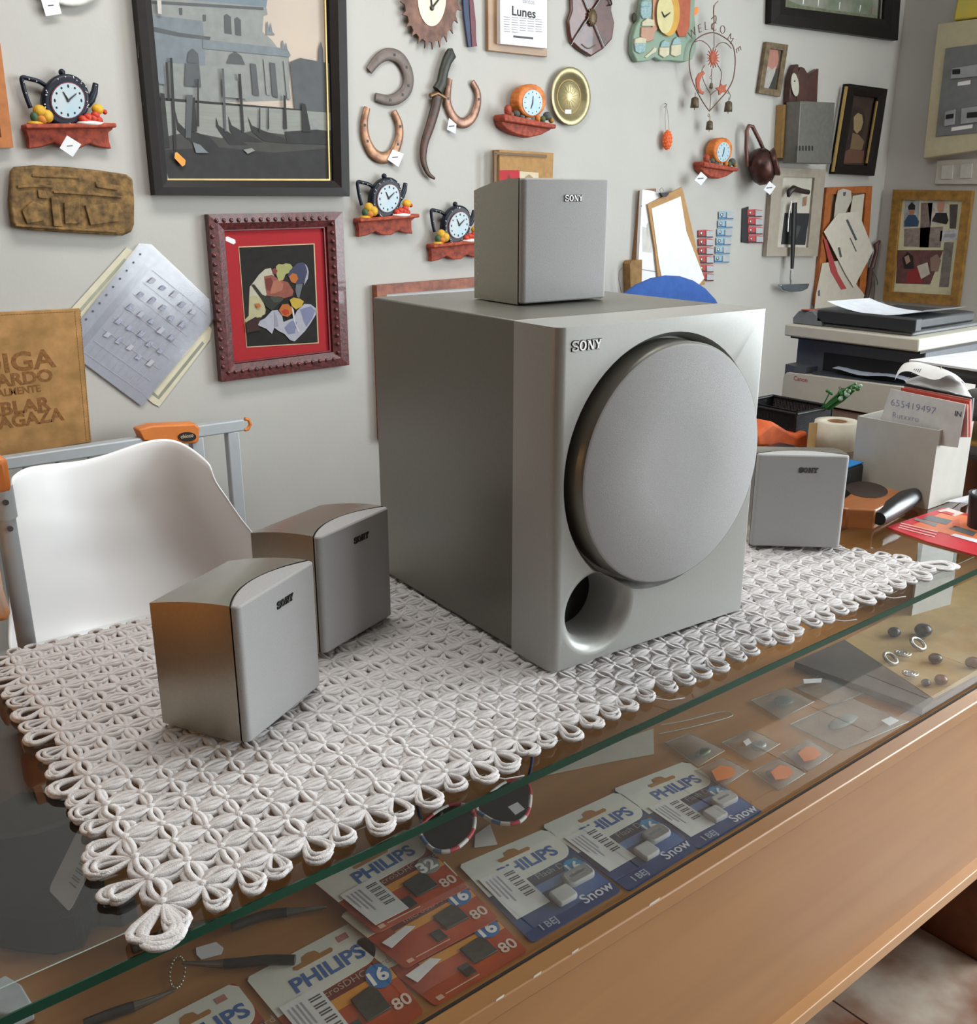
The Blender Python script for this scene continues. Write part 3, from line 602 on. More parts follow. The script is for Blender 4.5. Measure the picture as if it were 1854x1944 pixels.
def fq(s, t): return quadpt(FQ, s, t)   # s along the strip of holes, t across
L.append(([fq(0.02, .03), fq(.95, .03), fq(.95, .12), fq(.02, .12)], gy))
for i in range(9): L.append(([fq(.02, .2+.083*i), fq(.98, .2+.083*i), fq(.98, .204+.083*i), fq(.02, .204+.083*i)], gy))
for i in range(8): L.append(([fq(.03+.13*i, .15), fq(.034+.13*i, .15), fq(.034+.13*i, .97), fq(.03+.13*i, .97)], gy))
for i in range(5):
    for j in range(5):
        s0 = .24+.15*i+.012*((i*3+j) % 3); t0 = .2+.15*j; w_ = .05+.02*((i+2*j) % 3)/2; L.append(([fq(s0, t0), fq(s0+w_, t0+.01), fq(s0+w_, t0+.06), fq(s0+.01, t0+.055)], gy2 if (i*5+j*2) % 4 else gy))
prints(v, L, .0048)
part(wprism('113,656 264,462 288,464 420,590 270,773', .0056, .0059, SLEEVE), 'sleeve', SLEEVE, v)
mb = MB()
for i in range(11): c = lerp((138, 637), (266, 483), i/10); mb.prism([wp(c[0]+2.2*math.cos(a), c[1]+2.2*math.sin(a), .006) for a in [2*PI*k/8 for k in range(8)]], OUT*.0002, INK)
part(mb, 'punch_holes', INK, v)
# --- teapot clocks
NAVY = mat('171d2c', .4, 0, .25, 60, k=.9, spec=.3); TERRA = mat('a24428', .7, 0, .22, 90, .2, 120, k=1.1, tint='7d2f22'); DIAL = mat('9cc4d4', .5, 0, .1, 25, k=.9, tint='d2d8da'); BLK = mat('15161a', .5); YEL = mat('d0a02a', .6, 0, .2, 120, .3); RDF = mat('c23a22', .55, 0, .2, 120); WHT = mat('e4e2dc', .5); GRNF = mat('3c5a3c', .6)
def teapot_clock(label, u, v_, tg=None, k=1.0):
    base = wp(u, v_); t = thing('teapot_clock', label, 'clock', base, 0, 'teapot wall clocks')
    o0 = wp(124, 240); s0 = k
    def L3(a, b_, d=0.0): p = wp(a, b_); return Vector((base.x+(p.x-o0.x)*s0, WALL-d, base.z+(p.z-o0.z)*s0))
    def pl(s, d): return [L3(a, b_, d) for a, b_ in px(s)]
    mb = MB(); mb.prism(pl('39,238 208,236 209,246 200,252 202,270 206,283 185,280 165,273 145,283 120,282 98,272 75,280 50,283 48,262 44,250 39,246', .002), OUT*.016, TERRA); sh_ = part(mb, 'shelf', TERRA, t, bevel=.002)
    mb = MB(); mb.prism(pl('38,237 209,235 210,244 39,247', .002), OUT*.036, TERRA); part(mb, 'shelf_edge', TERRA, t, bevel=.003)
    body = [L3(118+46*math.cos(a)*.98, 192-50*math.sin(a), .006) for a in [2*PI*i/30 for i in range(30)]]
    mb = MB(); mb.prism(body, OUT*.022, NAVY, True); pot = part(mb, 'teapot', NAVY, t, bevel=.006, seg=3)
    part(MB().ball(L3(113, 139, .015), (.0065, .006, .0065)), 'lid_knob', NAVY, t)
    hp = [L3(a, b_, .014) for a, b_ in px('86,166 70,156 52,151 38,149 40,165 46,185 54,206')]; part(MB().tube(smoothp(hp, 4), .0042, None, 8), 'handle', NAVY, t)
    mb = MB(); mb.tube([L3(160, 200, .014), L3(168, 190, .016), L3(174, 176, .016), L3(177, 160, .014)], [.008, .0078, .0065, .0055], None, 8); part(mb, 'spout', NAVY, t)
    rg = [L3(120+33*math.cos(a), 193-35*math.sin(a), .027) for a in [2*PI*i/28 for i in range(28)]]
    part(MB().prism(rg, OUT*.003, mat('6d2b35', .5)), 'bezel', mat('6d2b35', .5), t)
    dg_ = [L3(120+31*math.cos(a), 193-33*math.sin(a), .030) for a in [2*PI*i/28 for i in range(28)]]
    dl = part(MB().prism(dg_, OUT*.0012, DIAL), 'dial', DIAL, t)
    mb = MB()
    for i in range(12):
        a = 2*PI*i/12; mb.ball(L3(120+25*math.cos(a), 193-27*math.sin(a), .0316), (.0018, .0004, .0022 if i % 3 else .0032), None, 6, 4)
    part(mb, 'hour_marks', BLK, dl)
    for a, r_ in ((2.1, 19), (.7, 20)): part(MB().tube([L3(120, 193, .0326), L3(120+r_*math.cos(a), 193-r_*math.sin(a), .0326)], [.0017, .0007], None, 6), 'hand', BLK, dl)
    part(MB().ball(L3(120, 193, .0328), (.0028, .0015, .0028)), 'hub', mat('4a3a30', .5), dl)
    rr = random.Random(int(u)); mb = MB()
    for i in range(26):
        a = rr.uniform(.2, 2*PI); r_ = rr.uniform(38, 43); mb.ball(L3(118+r_*math.cos(a), 192-r_*1.08*math.sin(a), .0285), .0013, None, 6, 4)
    for a, b_ in ((40, 158), (44, 178), (50, 152), (64, 156), (172, 172), (168, 190), (176, 164)): mb.ball(L3(a, b_, .0195), .0012, None, 6, 4)
    part(mb, 'white_dots', WHT, t)
    for c, q, mm in (((68, 212), (.013, .009, .011), YEL), ((82, 222), (.012, .010, .012), YEL), ((58, 224), (.008, .008, .010), GRNF), ((72, 228), (.011, .009, .009), mat('c87a26', .6)), ((60, 236), (.016, .010, .005), YEL)):
        part(MB().ball(L3(*c, .026), q, None, 10, 6), 'fruit', mm, t)
    part(MB().ball(L3(164, 236, .028), (.028, .013, .0055), None, 14, 6), 'plate', WHT, t)
    for c in ((148, 228), (158, 224), (168, 226), (178, 230), (154, 232), (172, 220)): part(MB().ball(L3(*c, .029), (.009, .008, .0075), None, 8, 5), 'red_fruit', RDF, t)
    part(MB().ball(L3(177, 209, .026), (.012, .009, .010), None, 10, 6), 'lemon', mat('dca824', .5), t)
    part(MB().ball(L3(192, 214, .022), (.005, .005, .005), None, 8, 5), 'cherry', RDF, t)
    if tg: tag(t, tg, .0385)
teapot_clock('dark blue teapot clock on red shelf at the left, with a white price tag hanging', 124, 240, '127,257 154,274 138,298 113,281')
teapot_clock('dark blue teapot clock on red shelf, between the black picture frame and the curved dagger', 724, 413)
teapot_clock('dark blue teapot clock on red shelf, half hidden by the speaker on the subwoofer', 857, 461)
# --- partly seen things at the upper left edge
v = wthing('hanging_plate', 'white plate cut off by the top edge, tag hanging below', 'plate', 118, 5)
c = wp(118, -72, .002); part(MB().lathe([(.045, 0), (.075, .010), (.078, .012), (.070, .010), (.04, .004), (.001, .004)], c, OUT, 36), 'plate', mat('d5d3cc', .4), v)
tag(v, '76,-6 108,-8 117,26 87,31', .014)
v = wthing('orange_wood_frame', 'orange wooden picture frame cut off by the left edge', 'picture', -70, 281)
I = frame(v, [(-165, 80), (-4, 84), (21, 281), (-150, 283)], (.12, .1), .002, .02, mat('b06b35', .5, 0, .15, 60)); part(wprism(I, .003, .008), 'picture', mat('c9c6bd', .8), v)
# --- horseshoes
def horseshoe(label, s, m, w0, holes, tg=None):
    pts = smoothp([(a, b_, 0) for a, b_ in px(s)], 5); n = len(pts); t = wthing('horseshoe', label, 'horseshoe', sum(p.x for p in pts)/n, max(p.y for p in pts), 'horseshoes on the wall')
    P = [wp(p.x, p.y, .006) for p in pts]; rr = [(w0*(.62+.38*math.sin(PI*i/(n-1))), .004) for i in range(n)]
    part(MB().tube(P, rr, None, 10, flatz=(P[0]-(P[0]+P[-1])/2).normalized()), 'shoe', m, t)
    mb = MB()
    for f in holes: p = P[int(f*(n-1))]; mb.cbox(p+OUT*.0042, (.005, .001, .006))
    part(mb, 'nail_holes', BLK, t)
    if tg: tag(t, tg, .011)
    return t
horseshoe('grey-brown horseshoe open to the left, above the other two', '700,134 718,112 738,103 760,112 774,140 772,168 755,186 735,190 712,184', mat('6c605a', .55, .2, .2, 60), .0155, (.3, .45, .6, .72, .85))
horseshoe('copper horseshoe open at the top with a price tag at its foot', '697,204 691,232 694,262 708,290 728,300 746,290 757,262 757,235 747,211', mat('a87e60', .4, .4, .15, 60, tint='7a5640'), .0135, (.15, .28, .72, .86), '745,284 766,292 756,317 735,303')
horseshoe('copper horseshoe open at the top beside the curved dagger', '854,150 850,172 850,198 862,224 880,234 897,222 906,198 906,175 896,155', mat('9a7460', .4, .4, .15, 60, tint='6d4c3c'), .0125, (.2, .8), '852,224 866,236 864,254 848,246')
# --- dagger in curved sheath
v = wthing('curved_dagger', 'long curved dagger with dark handle in a brown sheath', 'dagger', 815, 340)
HND = mat('2c2e22', .5, 0, .3, 60); SHT = mat('4e2f22', .5, 0, .3, 50, tint='3a2a1c')
part(MB().tube([wp(a, b_, .014) for a, b_ in px('854,92 855,104 848,116 842,135 838,158 830,172')], [(.006, .006), (.016, .010), (.0135, .009), (.013, .009), (.014, .009), (.015, .009)], None, 12, flatz=(1, 0, 0)), 'handle', HND, v)
part(MB().tube([wp(a, b_, .014) for a, b_ in px('816,182 830,177 844,186')], .0055, None, 8), 'crossguard', mat('7c5f42', .4, .6), v)
pp_ = smoothp([wp(a, b_, .012) for a, b_ in px('830,182 826,205 816,240 806,270 803,300 808,320 815,332 825,339')], 3)
part(MB().tube(pp_, [(.0145*(1-.78*(i/(len(pp_)-1))**1.6), .006*(1-.6*i/(len(pp_)-1))) for i in range(len(pp_))], None, 10, flatz=(1, 0, 0)), 'sheath', SHT, v)
# --- saw-blade clock
v = wthing('saw_blade_clock', 'round clock made from a toothed rusty blade with cream centre', 'clock', 815, 94)
RUST = mat('7c5a4c', .6, .25, .2, 40, tint='5f443a'); cpx = (817, -14); mb = MB(); pts = []
n = 26
for i in range(n):
    a0 = 2*PI*i/n
    for da, r_ in ((0, 1.0), (.085, 1.14), (.10, 1.0), (.2, .98)): pts.append((cpx[0]+64*r_*math.cos(a0+da)*.82, cpx[1]+95*r_*math.sin(a0+da)))
part(MB().prism(cw(pts, .012), OUT*.004, RUST), 'blade', RUST, v)
part(MB().prism([wp(cpx[0]+48*math.cos(a), cpx[1]+84*math.sin(a), .001) for a in [2*PI*i/30 for i in range(30)]], OUT*.011, mat('2a211d', .8)), 'back', mat('2a211d', .8), v)
CR = mat('e2dac2', .6); dl = part(MB().prism([wp(819+27*math.cos(a), -6+56*math.sin(a), .0162) for a in [2*PI*i/36 for i in range(36)]], OUT*.0015, CR), 'dial', CR, v)
for a, b_ in (((820, 15), (816, -22)), ((820, 15), (838, -8))): part(MB().tube([wp(*a, .019), wp(*b_, .019)], [.0022, .0016], None, 6), 'hand', BLK, dl)
part(MB().ball(wp(820, 15, .0195), (.006, .003, .006)), 'hub', mat('4b4946', .4, .6), dl)
# --- blue and red lath
v = wthing('painted_lath', 'narrow blue and red painted strip hanging beside the blade clock', 'ornament', 893, 90)
part(wprism('874,-30 886,-30 903,88 886,90 878,30', .004, .010, mat('33405c', .6)), 'blue_side', mat('33405c', .6, 0, .2), v, bevel=.001)
part(wprism('888,-30 894,-30 902,40 903,88 895,88', .010, .012, mat('6d3a44', .6)), 'red_strip', mat('6d3a44', .6, 0, .2), v)
# --- tear-off calendar
v = wthing('tear_off_calendar', 'tear-off calendar page reading Lunes on a wooden board', 'calendar', 977, 108)
part(wprism('920,-70 1033,-62 1033,109 921,97', .001, .012, None), 'board', wood('a8845e', '8d6a46', 'x'), v, bevel=.0015)
part(wprism('942,-90 1031,-84 1031,93 943,84', .012, .026, PAPER), 'page_block', PAPER, v)
wtext(v, 'Lunes', 994, 24, .030, .0265, mat('3a3a3e', .8), 0, 1.15, .0006)
wtext(v, 'santos', 1003, 3, .016, .0265, INKL, 0, 1.0)
mb = MB(); rr = random.Random(11)
for i in range(7):
    for j in range(5):
        if i == 6 and j > 1: continue
        a = 956+j*15; mb.flat(cw([(a, 31+i*4.6+j*1.2), (a+rr.uniform(9, 14), 32+i*4.6+j*1.2), (a+13, 33.4+i*4.6+j*1.2), (a, 32.6+i*4.6+j*1.2)], .0264), INKL)
mb.flat(cw('974,67 1012,71 1012,75 974,71', .0264), INK); part(mb, 'small_print', INKL, v)
# --- shield with crossed swords
v = wthing('sword_shield', 'brown wooden shield plaque with two crossed swords', 'plaque', 1115, 109)
SHW = mat('5b322a', .4, 0, .25, 30, tint='402420', coat=.3)
part(wprism('1076,-50 1120,-70 1160,-45 1155,20 1161,44 1157,75 1140,94 1116,109 1095,96 1078,80 1074,60 1072,40 1079,20', .002, .014, SHW), 'shield', SHW, v, bevel=.005, seg=2)
STL = mat('a7aaa8', .3, .8, .1, 60)
for s in ('1084,86 1150,-18', '1147,90 1098,-30'):
    a, b_ = px(s); part(MB().tube([wp(*a, .019), wp(*b_, .019)], [(.0022, .001), (.003, .001)], None, 6), 'sword', STL, v)
br = mat('5c4c34', .4, .5, .35, 90, .5)
part(MB().ball(wp(1124, 33, .018), (.016, .007, .021), None, 16, 10), 'boss', br, v)
mb = MB()
for i in range(16):
    a = 2*PI*i/16; p = wp(1124, 33, .019); mb.ball(p+Vector((.0155*math.cos(a), 0, .020*math.sin(a))), .0028, None, 6, 4)
part(mb, 'boss_rim', br, v)
part(MB().tube(smoothp(cw('1150,-6 1158,0 1161,8 1156,10', .02), 4), .002, None, 6), 'hilt', mat('2b2824', .4, .6), v)
part(MB().tube(smoothp(cw('1104,84 1116,92 1130,86', .015), 5), .0016, None, 6), 'nameplate', mat('6f5a44', .5), v)
# --- orange mantel clocks
def orange_clock(label, u, v_, tg=None, k=1.0, dx=0.0):
    base = wp(u, v_); t = thing('orange_clock', label, 'clock', base, 0, 'orange shelf clocks'); o0 = wp(985, 234)
    def L3(a, b_, d=0.0): p = wp(a, b_); return Vector((base.x+(p.x-o0.x)*k, WALL-d, base.z+(p.z-o0.z)*k))
    pl = lambda s, d: [L3(a, b_, d) for a, b_ in px(s)]
    OR_ = mat('d87a30', .6, 0, .15, 60, tint='c06a20')
    part(MB().prism(pl('936,221 1033,240 1030,248 1012,257 990,262 965,256 946,246 937,236', .002), OUT*.03, TERRA), 'shelf', TERRA, t, bevel=.003)
    part(MB().prism(pl('934,224 936,218 1034,238 1033,246 1014,244 936,232', .002), OUT*.045, TERRA), 'shelf_edge', TERRA, t, bevel=.003)
    part(MB().prism([L3(990+27*math.cos(a)*(1+.02*math.cos(20*a)), 193-31*math.sin(a)*(1+.02*math.cos(20*a)), .008) for a in [2*PI*i/60 for i in range(60)]], OUT*.034, OR_, True), 'case', OR_, t, bevel=.004)
    dl = part(MB().prism([L3(990+18.5*math.cos(a), 197-24*math.sin(a), .042) for a in [2*PI*i/30 for i in range(30)]], OUT*.0015, DIAL), 'dial', DIAL, t)
    mb = MB()
    for i in range(12): a = 2*PI*i/12; mb.ball(L3(990+14.5*math.cos(a), 197-19.5*math.sin(a), .0438), (.0016, .0004, .002), None, 6, 4)
    part(mb, 'hour_marks', mat('4a5566', .6), dl)
    for a, r_ in ((1.5, 13), (4.4, 11)): part(MB().tube([L3(990, 198, .0445), L3(990+r_*math.cos(a), 198-r_*math.sin(a), .0445)], [.0016, .0008], None, 6), 'hand', mat('2f4258', .5), dl)
    GR_ = mat('4f5450', .7, 0, .35, 200, .4)
    for c, q, mm in (((962, 218), (.010, .010, .009), GR_), ((972, 224), (.009, .009, .006), GR_), ((946, 211), (.011, .010, .014), TERRA), ((952, 220), (.008, .008, .008), mat('8a4a30', .6)), ((1020, 222), (.013, .011, .011), GR_), ((1012, 228), (.008, .008, .009), mat('55603a', .6)), ((1028, 230), (.008, .008, .007), mat('a07a34', .6)), ((984, 228), (.010, .009, .005), mat('8a867c', .6)), ((1002, 226), (.008, .008, .009), mat('c8782a', .6))):
        part(MB().ball(L3(*c, .038), q, None, 9, 6), 'fruit', mm, t)
    if tg: tag(t, tg, .048)
orange_clock('orange round clock on red shelf, left of the brass plate', 985, 234)
orange_clock('orange round clock on red shelf with white price tag, left of the copper pot', 1347, 318, '1330,326 1342,337 1330,352 1318,342', .93)
# --- brass plate
v = wthing('brass_plate', 'round engraved brass plate with small white sticker', 'plate', 1078, 240)
BRS = mat('958a66', .34, .55, .12, 60, .15, 200, k=1.05); c = wp(1078, 184, .002); rr_ = (wp(1078, 129)-wp(1078, 240)).length/2
part(MB().lathe([(.05, 0), (rr_*.98, .010), (rr_, .012), (rr_*.97, .0135), (rr_*.76, .0125), (rr_*.71, .0045), (.0001, .0045)], c, OUT, 48), 'plate', BRS, v)
part(MB().lathe([(rr_*.60, .0047), (rr_*.58, .0052), (rr_*.56, .0047)], c, OUT, 40, None, False), 'engraved_ring', mat('7c6638', .4, .7), v)
mb = MB()
for i in range(16):
    a = 2*PI*i/16; p = c+OUT*.0049; mb.tube([p+Vector((.01*math.cos(a), 0, .01*math.sin(a))), p+Vector((.03*math.cos(a+.2), 0, .03*math.sin(a+.2)))], .0006, None, 4)
part(mb, 'engraving', mat('b59a58', .4, .7), v)
part(wprism('1072,208 1084,208 1084,216 1072,216', .0072, .0076, TAGW), 'price_sticker', TAGW, v)
# --- cork box behind small speaker
v = wthing('cork_panel', 'tan box frame with red and white squares above the speaker on the subwoofer', 'box', 985, 380)
part(wprism('934,285 1037,291 1034,400 936,396', .001, .03, None), 'box', mat('a8814f', .8, 0, .12, 80), v, bevel=.001)
part(wprism('938,288 1036,294 1036,299 938,293', .03, .034), 'top_rim', mat('6f5132', .6), v); part(wprism('936,286 941,287 940,396 936,396', .03, .034), 'side_rim', mat('6f5132', .6), v)
prints(v, [('948,323 986,323 986,370 948,370', mat('b02c34', .8, 0, .1)), ('986,325 1022,328 1022,370 986,370', mat('cfc0a4', .8)), ('960,345 966,330 972,345', mat('6a3a34', .8)), ('996,336 1004,331 1012,337 1008,345 1000,345', mat('a08a6c', .8))], .0305)
# --- wooden frame behind the subwoofer
v = wthing('reddish_wood_frame', 'reddish wooden frame with a white sheet, hidden behind the subwoofer', 'picture', 800, 832)
I = frame(v, [(706, 541), (1015, 517), (1010, 806), (716, 832)], (.06, .06), .002, .024, mat('96563a', .5, 0, .2, 50, tint='7c4030')); part(wprism(I, .003, .010), 'sheet', PAPER, v)
# --- green jar plaque clock
v = wthing('jar_clock', 'green painted wooden clock plaque with jars and an orange edge', 'clock', 1250, 118)
GRN_ = mat('7d927c', .7, 0, .1, 30, k=1.0, tint='8ba092')
part(wprism('1191,100 1192,70 1198,50 1204,40 1206,28 1214,-20 1300,-30 1310,-20 1308,30 1312,70 1311,95 1304,114 1290,119 1262,116 1246,117 1232,110 1222,117 1200,119', .002, .022, GRN_), 'plaque', GRN_, v, bevel=.003)
part(wprism('1238,-30 1250,-30 1246,55 1236,66', .022, .026), 'pink_panel', mat('b98a70', .7), v)
part(wprism('1284,-30 1309,-30 1306,50 1298,70 1286,70 1281,58', .022, .028), 'orange_panel', mat('a8573a', .7, 0, .15), v, bevel=.001)
part(MB().prism([wp(1265+20*math.cos(a), 25-44*math.sin(a), .022) for a in [2*PI*i/32 for i in range(32)]], OUT*.010, mat('b58a3c', .35, .5)), 'dial_rim', mat('b58a3c', .35, .5), v)
dl = part(MB().prism([wp(1262+16*math.cos(a), 26-38*math.sin(a), .032) for a in [2*PI*i/32 for i in range(32)]], OUT*.001, mat('c9c08c', .6)), 'dial', mat('c9c08c', .6, 0, .05), v)
for a, b_ in (((1261, 32), (1272, 24)), ((1261, 32), (1256, 22))): part(MB().tube([wp(*a, .0345), wp(*b_, .0345)], [.0025, .001], None, 6), 'hand', BLK, dl)
JB = mat('8aa6a8', .6, 0, .2, 200, k=.95); JC = mat('c4bca0', .6, k=.95); JP = mat('b48a72', .6, k=.95)
for body, lid, m1, m2 in (('1214,14 1235,12 1234,28 1230,36 1218,36 1214,28', '1215,4 1224,1 1234,4 1235,13 1214,14', JB, JB), ('1215,52 1240,52 1238,76 1226,80 1214,70', '1217,42 1226,35 1239,38 1240,50 1216,50', JP, JC), ('1202,82 1224,82 1222,98 1212,102 1204,98', '1203,74 1214,71 1224,74 1224,83 1202,83', JB, JC), ('1250,90 1268,90 1268,104 1258,110 1249,104', '1254,80 1260,76 1268,80 1268,90 1251,90', JC, JB), ('1272,86 1291,84 1290,104 1280,108 1271,104', '1276,76 1283,70 1290,76 1291,84 1273,86', JC, JB)):
    j = part(wprism(body, .022, .027, m1), 'jar', m1, v, bevel=.0015); part(wprism(lid, .022, .0275, m2), 'jar_lid', m2, j, bevel=.0015)
part(wprism('1222,108 1234,98 1240,91 1245,92 1243,99 1236,102 1226,110', .022, .025), 'spoon', JC, v)
part(MB().ball(wp(1203, 33, .008), (.008, .005, .012)), 'dark_oval', mat('3c382c', .8), v)  # small dark oval at the plaque's left edge
single(wprism([(1320+6*math.cos(a)*.8+2*math.sin(a), 21-8*math.sin(a)) for a in [2*PI*i/14 for i in range(14)]], .0003, .001), 'orange_sticker', mat('f08c34', .6), 'orange round price sticker stuck on the bare wall by the chime', 'sticker')
# --- welcome chime
v = wthing('welcome_chime', 'rusty wire welcome chime with sun, moon, star and little bells', 'wind chime', 1345, 245)
RSW = mat('6a4c40', .6, .3, .25, 80); RSR = mat('a8553c', .6, .1, .2, 80); BEL = mat('5f5340', .5, .4, .3, 90)
D = .036
def wire(s, r=.0013, n=5, nm='wire', m=None, par=None): return part(MB().tube(smoothp([wp(a, b_, D) for a, b_ in px(s)], n), r, None, 6), nm, m or RSW, par or v)
wire('1355,10 1354,22 1355,40 1354,60', .0018); wire('1350,36 1358,30 1358,42 1351,46 1351,56', .0016, 4, 'hook')
wire('1363,2 1357,8 1355,14', .001, 4, 'nail')
wire('1313,86 1320,76 1335,66 1355,62 1376,72 1389,84 1394,100 1395,122 1391,150 1380,172 1365,190 1346,211', .0017, 5, 'outer_wire')
wire('1313,86 1309,102 1308,125 1313,150 1322,172 1334,194 1346,211', .0017, 5, 'outer_wire')
wire('1317,80 1330,77 1342,84 1348,92', .0012); wire('1355,62 1355,92', .0012); wire('1358,90 1366,82 1378,82 1388,92', .0012); wire('1337,124 1332,134 1334,150 1342,168 1348,180 1347,211', .0012); wire('1362,124 1369,138 1367,158', .0012); wire('1366,168 1355,174 1348,181', .0012); wire('1351,130 1350,144', .0012)
def ringw(u, v_, r): part(MB().tube([wp(u, v_, D)+Vector((r*math.cos(a), 0, r*math.sin(a))) for a in [2*PI*i/14 for i in range(14)]], .0009, None, 6, True), 'ring', RSW, v)
ringw(1349, 147, .0045); ringw(1345, 219, .004); ringw(1381, 175, .004)
pts = []
for i in range(16):
    a = 2*PI*i/16
    for da, r_ in ((-.1, 9), (0, 16), (.1, 9)): pts.append((1352.5+.82*r_*math.cos(a+da), 110-1.22*r_*math.sin(a+da)))
part(wprism(pts, D-.0015, D+.0015, RSR), 'sun', RSR, v); part(MB().ball(wp(1352.5, 110, D+.001), (.013, .004, .016)), 'sun_face', RSR, v)
part(wprism('1334,135 1336,140 1330,146 1326,156 1326,166 1330,173 1335,174 1333,180 1325,176 1320,164 1319,150 1325,139', D-.002, D+.002, RSR), 'moon', RSR, v, bevel=.001)
part(wprism('1366,158 1371,163 1378,160 1375,168 1378,176 1370,175 1363,181 1362,172 1356,167 1364,165', D-.002, D+.002, RSR), 'star', RSR, v, bevel=.001)
for u, v_, h in ((1319, 184, .030), (1383, 192, .030), (1347, 229, .026), (1350, 158, .014)):
    p = wp(u, v_, D); b_ = part(MB().lathe([(.004, 0), (.0105*h/.03, -.004), (.012*h/.03, -h*.7), (.0125*h/.03, -h), (.011*h/.03, -h)], p, (0, 0, 1), 12, None), 'bell', BEL, v)
    part(MB().tube([p+Vector((0, 0, -h*.9)), p+Vector((0, 0, -h*1.2))], .0011, None, 5), 'clapper', RSW, b_)
    part(MB().tube([p, p+Vector((0, 0, .012))], .001, None, 5), 'bell_link', RSW, b_)
wire('1382,172 1386,182 1384,190', .001)
for ch_, u, v_, an in (('W', 1314, 64, 35), ('E', 1328, 55, 22), ('L', 1340, 50, 10), ('C', 1355, 51, 0), ('O', 1371, 57, -16), ('M', 1386, 74, -38), ('E', 1401, 94, -62)):
    M = Matrix.Translation(wp(u, v_, D)) @ Matrix.Rotation(R(90), 4, 'X') @ Matrix.Rotation(R(an), 4, 'Z'); part(MB().text(ch_, .034, M, RSW, 1.0, -.0008, .001), 'letter', RSW, v)
# --- orange ornament on string
v = wthing('orange_ornament', 'small textured orange ornament hanging on a thread', 'ornament', 1266, 285)
OO = mat('e0622a', .6, 0, .15, 150, .5, 200)
part(MB().ball(wp(1266, 266, .016), (.0165, .013, .027), None, 16, 12), 'body', OO, v)
mb = MB()
for i in range(8):
    for j in range(6):
        a = PI*(i+.5)/8; b_ = PI*(j+.5*(i % 2))/6+PI; mb.ball(wp(1266, 266, .016)+Vector((.0165*math.sin(a)*math.cos(b_), .013*math.sin(a)*math.sin(b_), .027*math.cos(a))), .0022, None, 6, 4)
part(mb, 'beading', mat('ee7a3c', .6), v)
for s in ('1263,248 1262,222 1264,202', '1270,248 1268,222 1265,202'): part(MB().tube(cw(s, .014), .0006, None, 5), 'thread', mat('77746c', .8), v)
part(MB().tube([wp(1260, 204, .014), wp(1266, 199, .014), wp(1262, 196, .0)], .001, None, 5), 'hook', mat('55504a', .5, .5), v)
single(MB().lathe([(.03, 0), (.058, .012), (.060, .014), (.052, .013), (.046, .006), (.0001, .006)], wp(1418, -46, .002), OUT, 32), 'red_rim_dish', mat('a8504c', .4), 'round white dish with red rim cut off by the top edge', 'plate')
# --- black frame, upper right
v = wthing('black_framed_photo', 'wide black frame holding a grey photograph, at the top right', 'picture', 1570, 77)
I = frame(v, [(1458, -170), (1708, -150), (1693, 78), (1452, 46)], (.115, .16), .002, .024, mat('1a1715', .45, 0, .2, 40, k=.85, spec=.25), slope=.003, lip=.006, lipm=mat('2c2825', .4)); part(wprism(I, .003, .012), 'photo', mat('85877c', .7, 0, .2, 12, tint='6b7a62'), v)
prints(v, [('1482,2 1495,0 1520,10 1600,22 1670,30 1674,38 1600,28 1490,14', mat('6a7058', .8, 0, .2, 60)), ('1553,-4 1555,-4 1553,12 1552,12', TAGW), ('1593,4 1595,4 1593,18 1592,18', TAGW), ('1632,10 1634,10 1632,22 1631,22', TAGW), ('1656,14 1658,14 1657,26 1655,26', mat('a86a6a', .8)), ('1524,-4 1526,-4 1525,8 1523,8', TAGW)], .0125)
# --- small portrait and woman portrait
v = wthing('small_portrait', 'small brown-framed portrait of a white-bearded head', 'picture', 1462, 183)
Q = [(1449, 80), (1490, 86), (1475, 184), (1434, 177)]; I = frame(v, Q, (.2, .12), .002, .014, mat('75644a', .5, 0, .2, 60, tint='5c4c34')); part(wprism(I, .003, .008), 'canvas', mat('5c5044', .9), v)
prints(v, [('1455,96 1466,91 1476,94 1478,112 1474,130 1462,136 1453,124', mat('a8776a', .9)), ('1450,132 1458,126 1466,132 1472,126 1470,148 1458,168 1447,166', mat('a5a29c', .9, 0, .1, 60)), ('1470,140 1477,124 1470,172 1458,170', mat('3a3a34', .9))], .0082)
v = wthing('lady_portrait', 'dark portrait of a lady in black frame with gold inner edges', 'picture', 1610, 334)
Q = [(1600, 160), (1673, 170), (1648, 334), (1573, 330)]; I = frame(v, Q, (.2, .11), .002, .026, mat('181210', .45, 0, .2, 40, k=.85, spec=.25), slope=.004)
part(wprism(I, .003, .010), 'canvas', mat('3a2a22', .9, 0, .25, 30), v)
for s in ('1603,164 1607,165 1581,326 1577,326', '1662,192 1664,193 1644,310 1642,310'): part(wprism(s, .0225, .0275, mat('c0a264', .35, .5)), 'gold_edge', mat('c0a264', .35, .5), v)
prints(v, [('1612,210 1624,202 1636,206 1642,222 1640,245 1634,262 1645,285 1640,306 1596,306 1598,285 1612,262 1606,240', mat('2a1d18', .9)), ('1620,222 1628,214 1636,218 1638,232 1634,246 1626,254 1620,246', mat('8f7c58', .9)), ('1618,252 1630,256 1640,268 1636,284 1612,288', mat('6f5c40', .9)), ('1597,290 1615,282 1640,286 1640,310 1596,310', mat('5f4030', .9))], .0105)
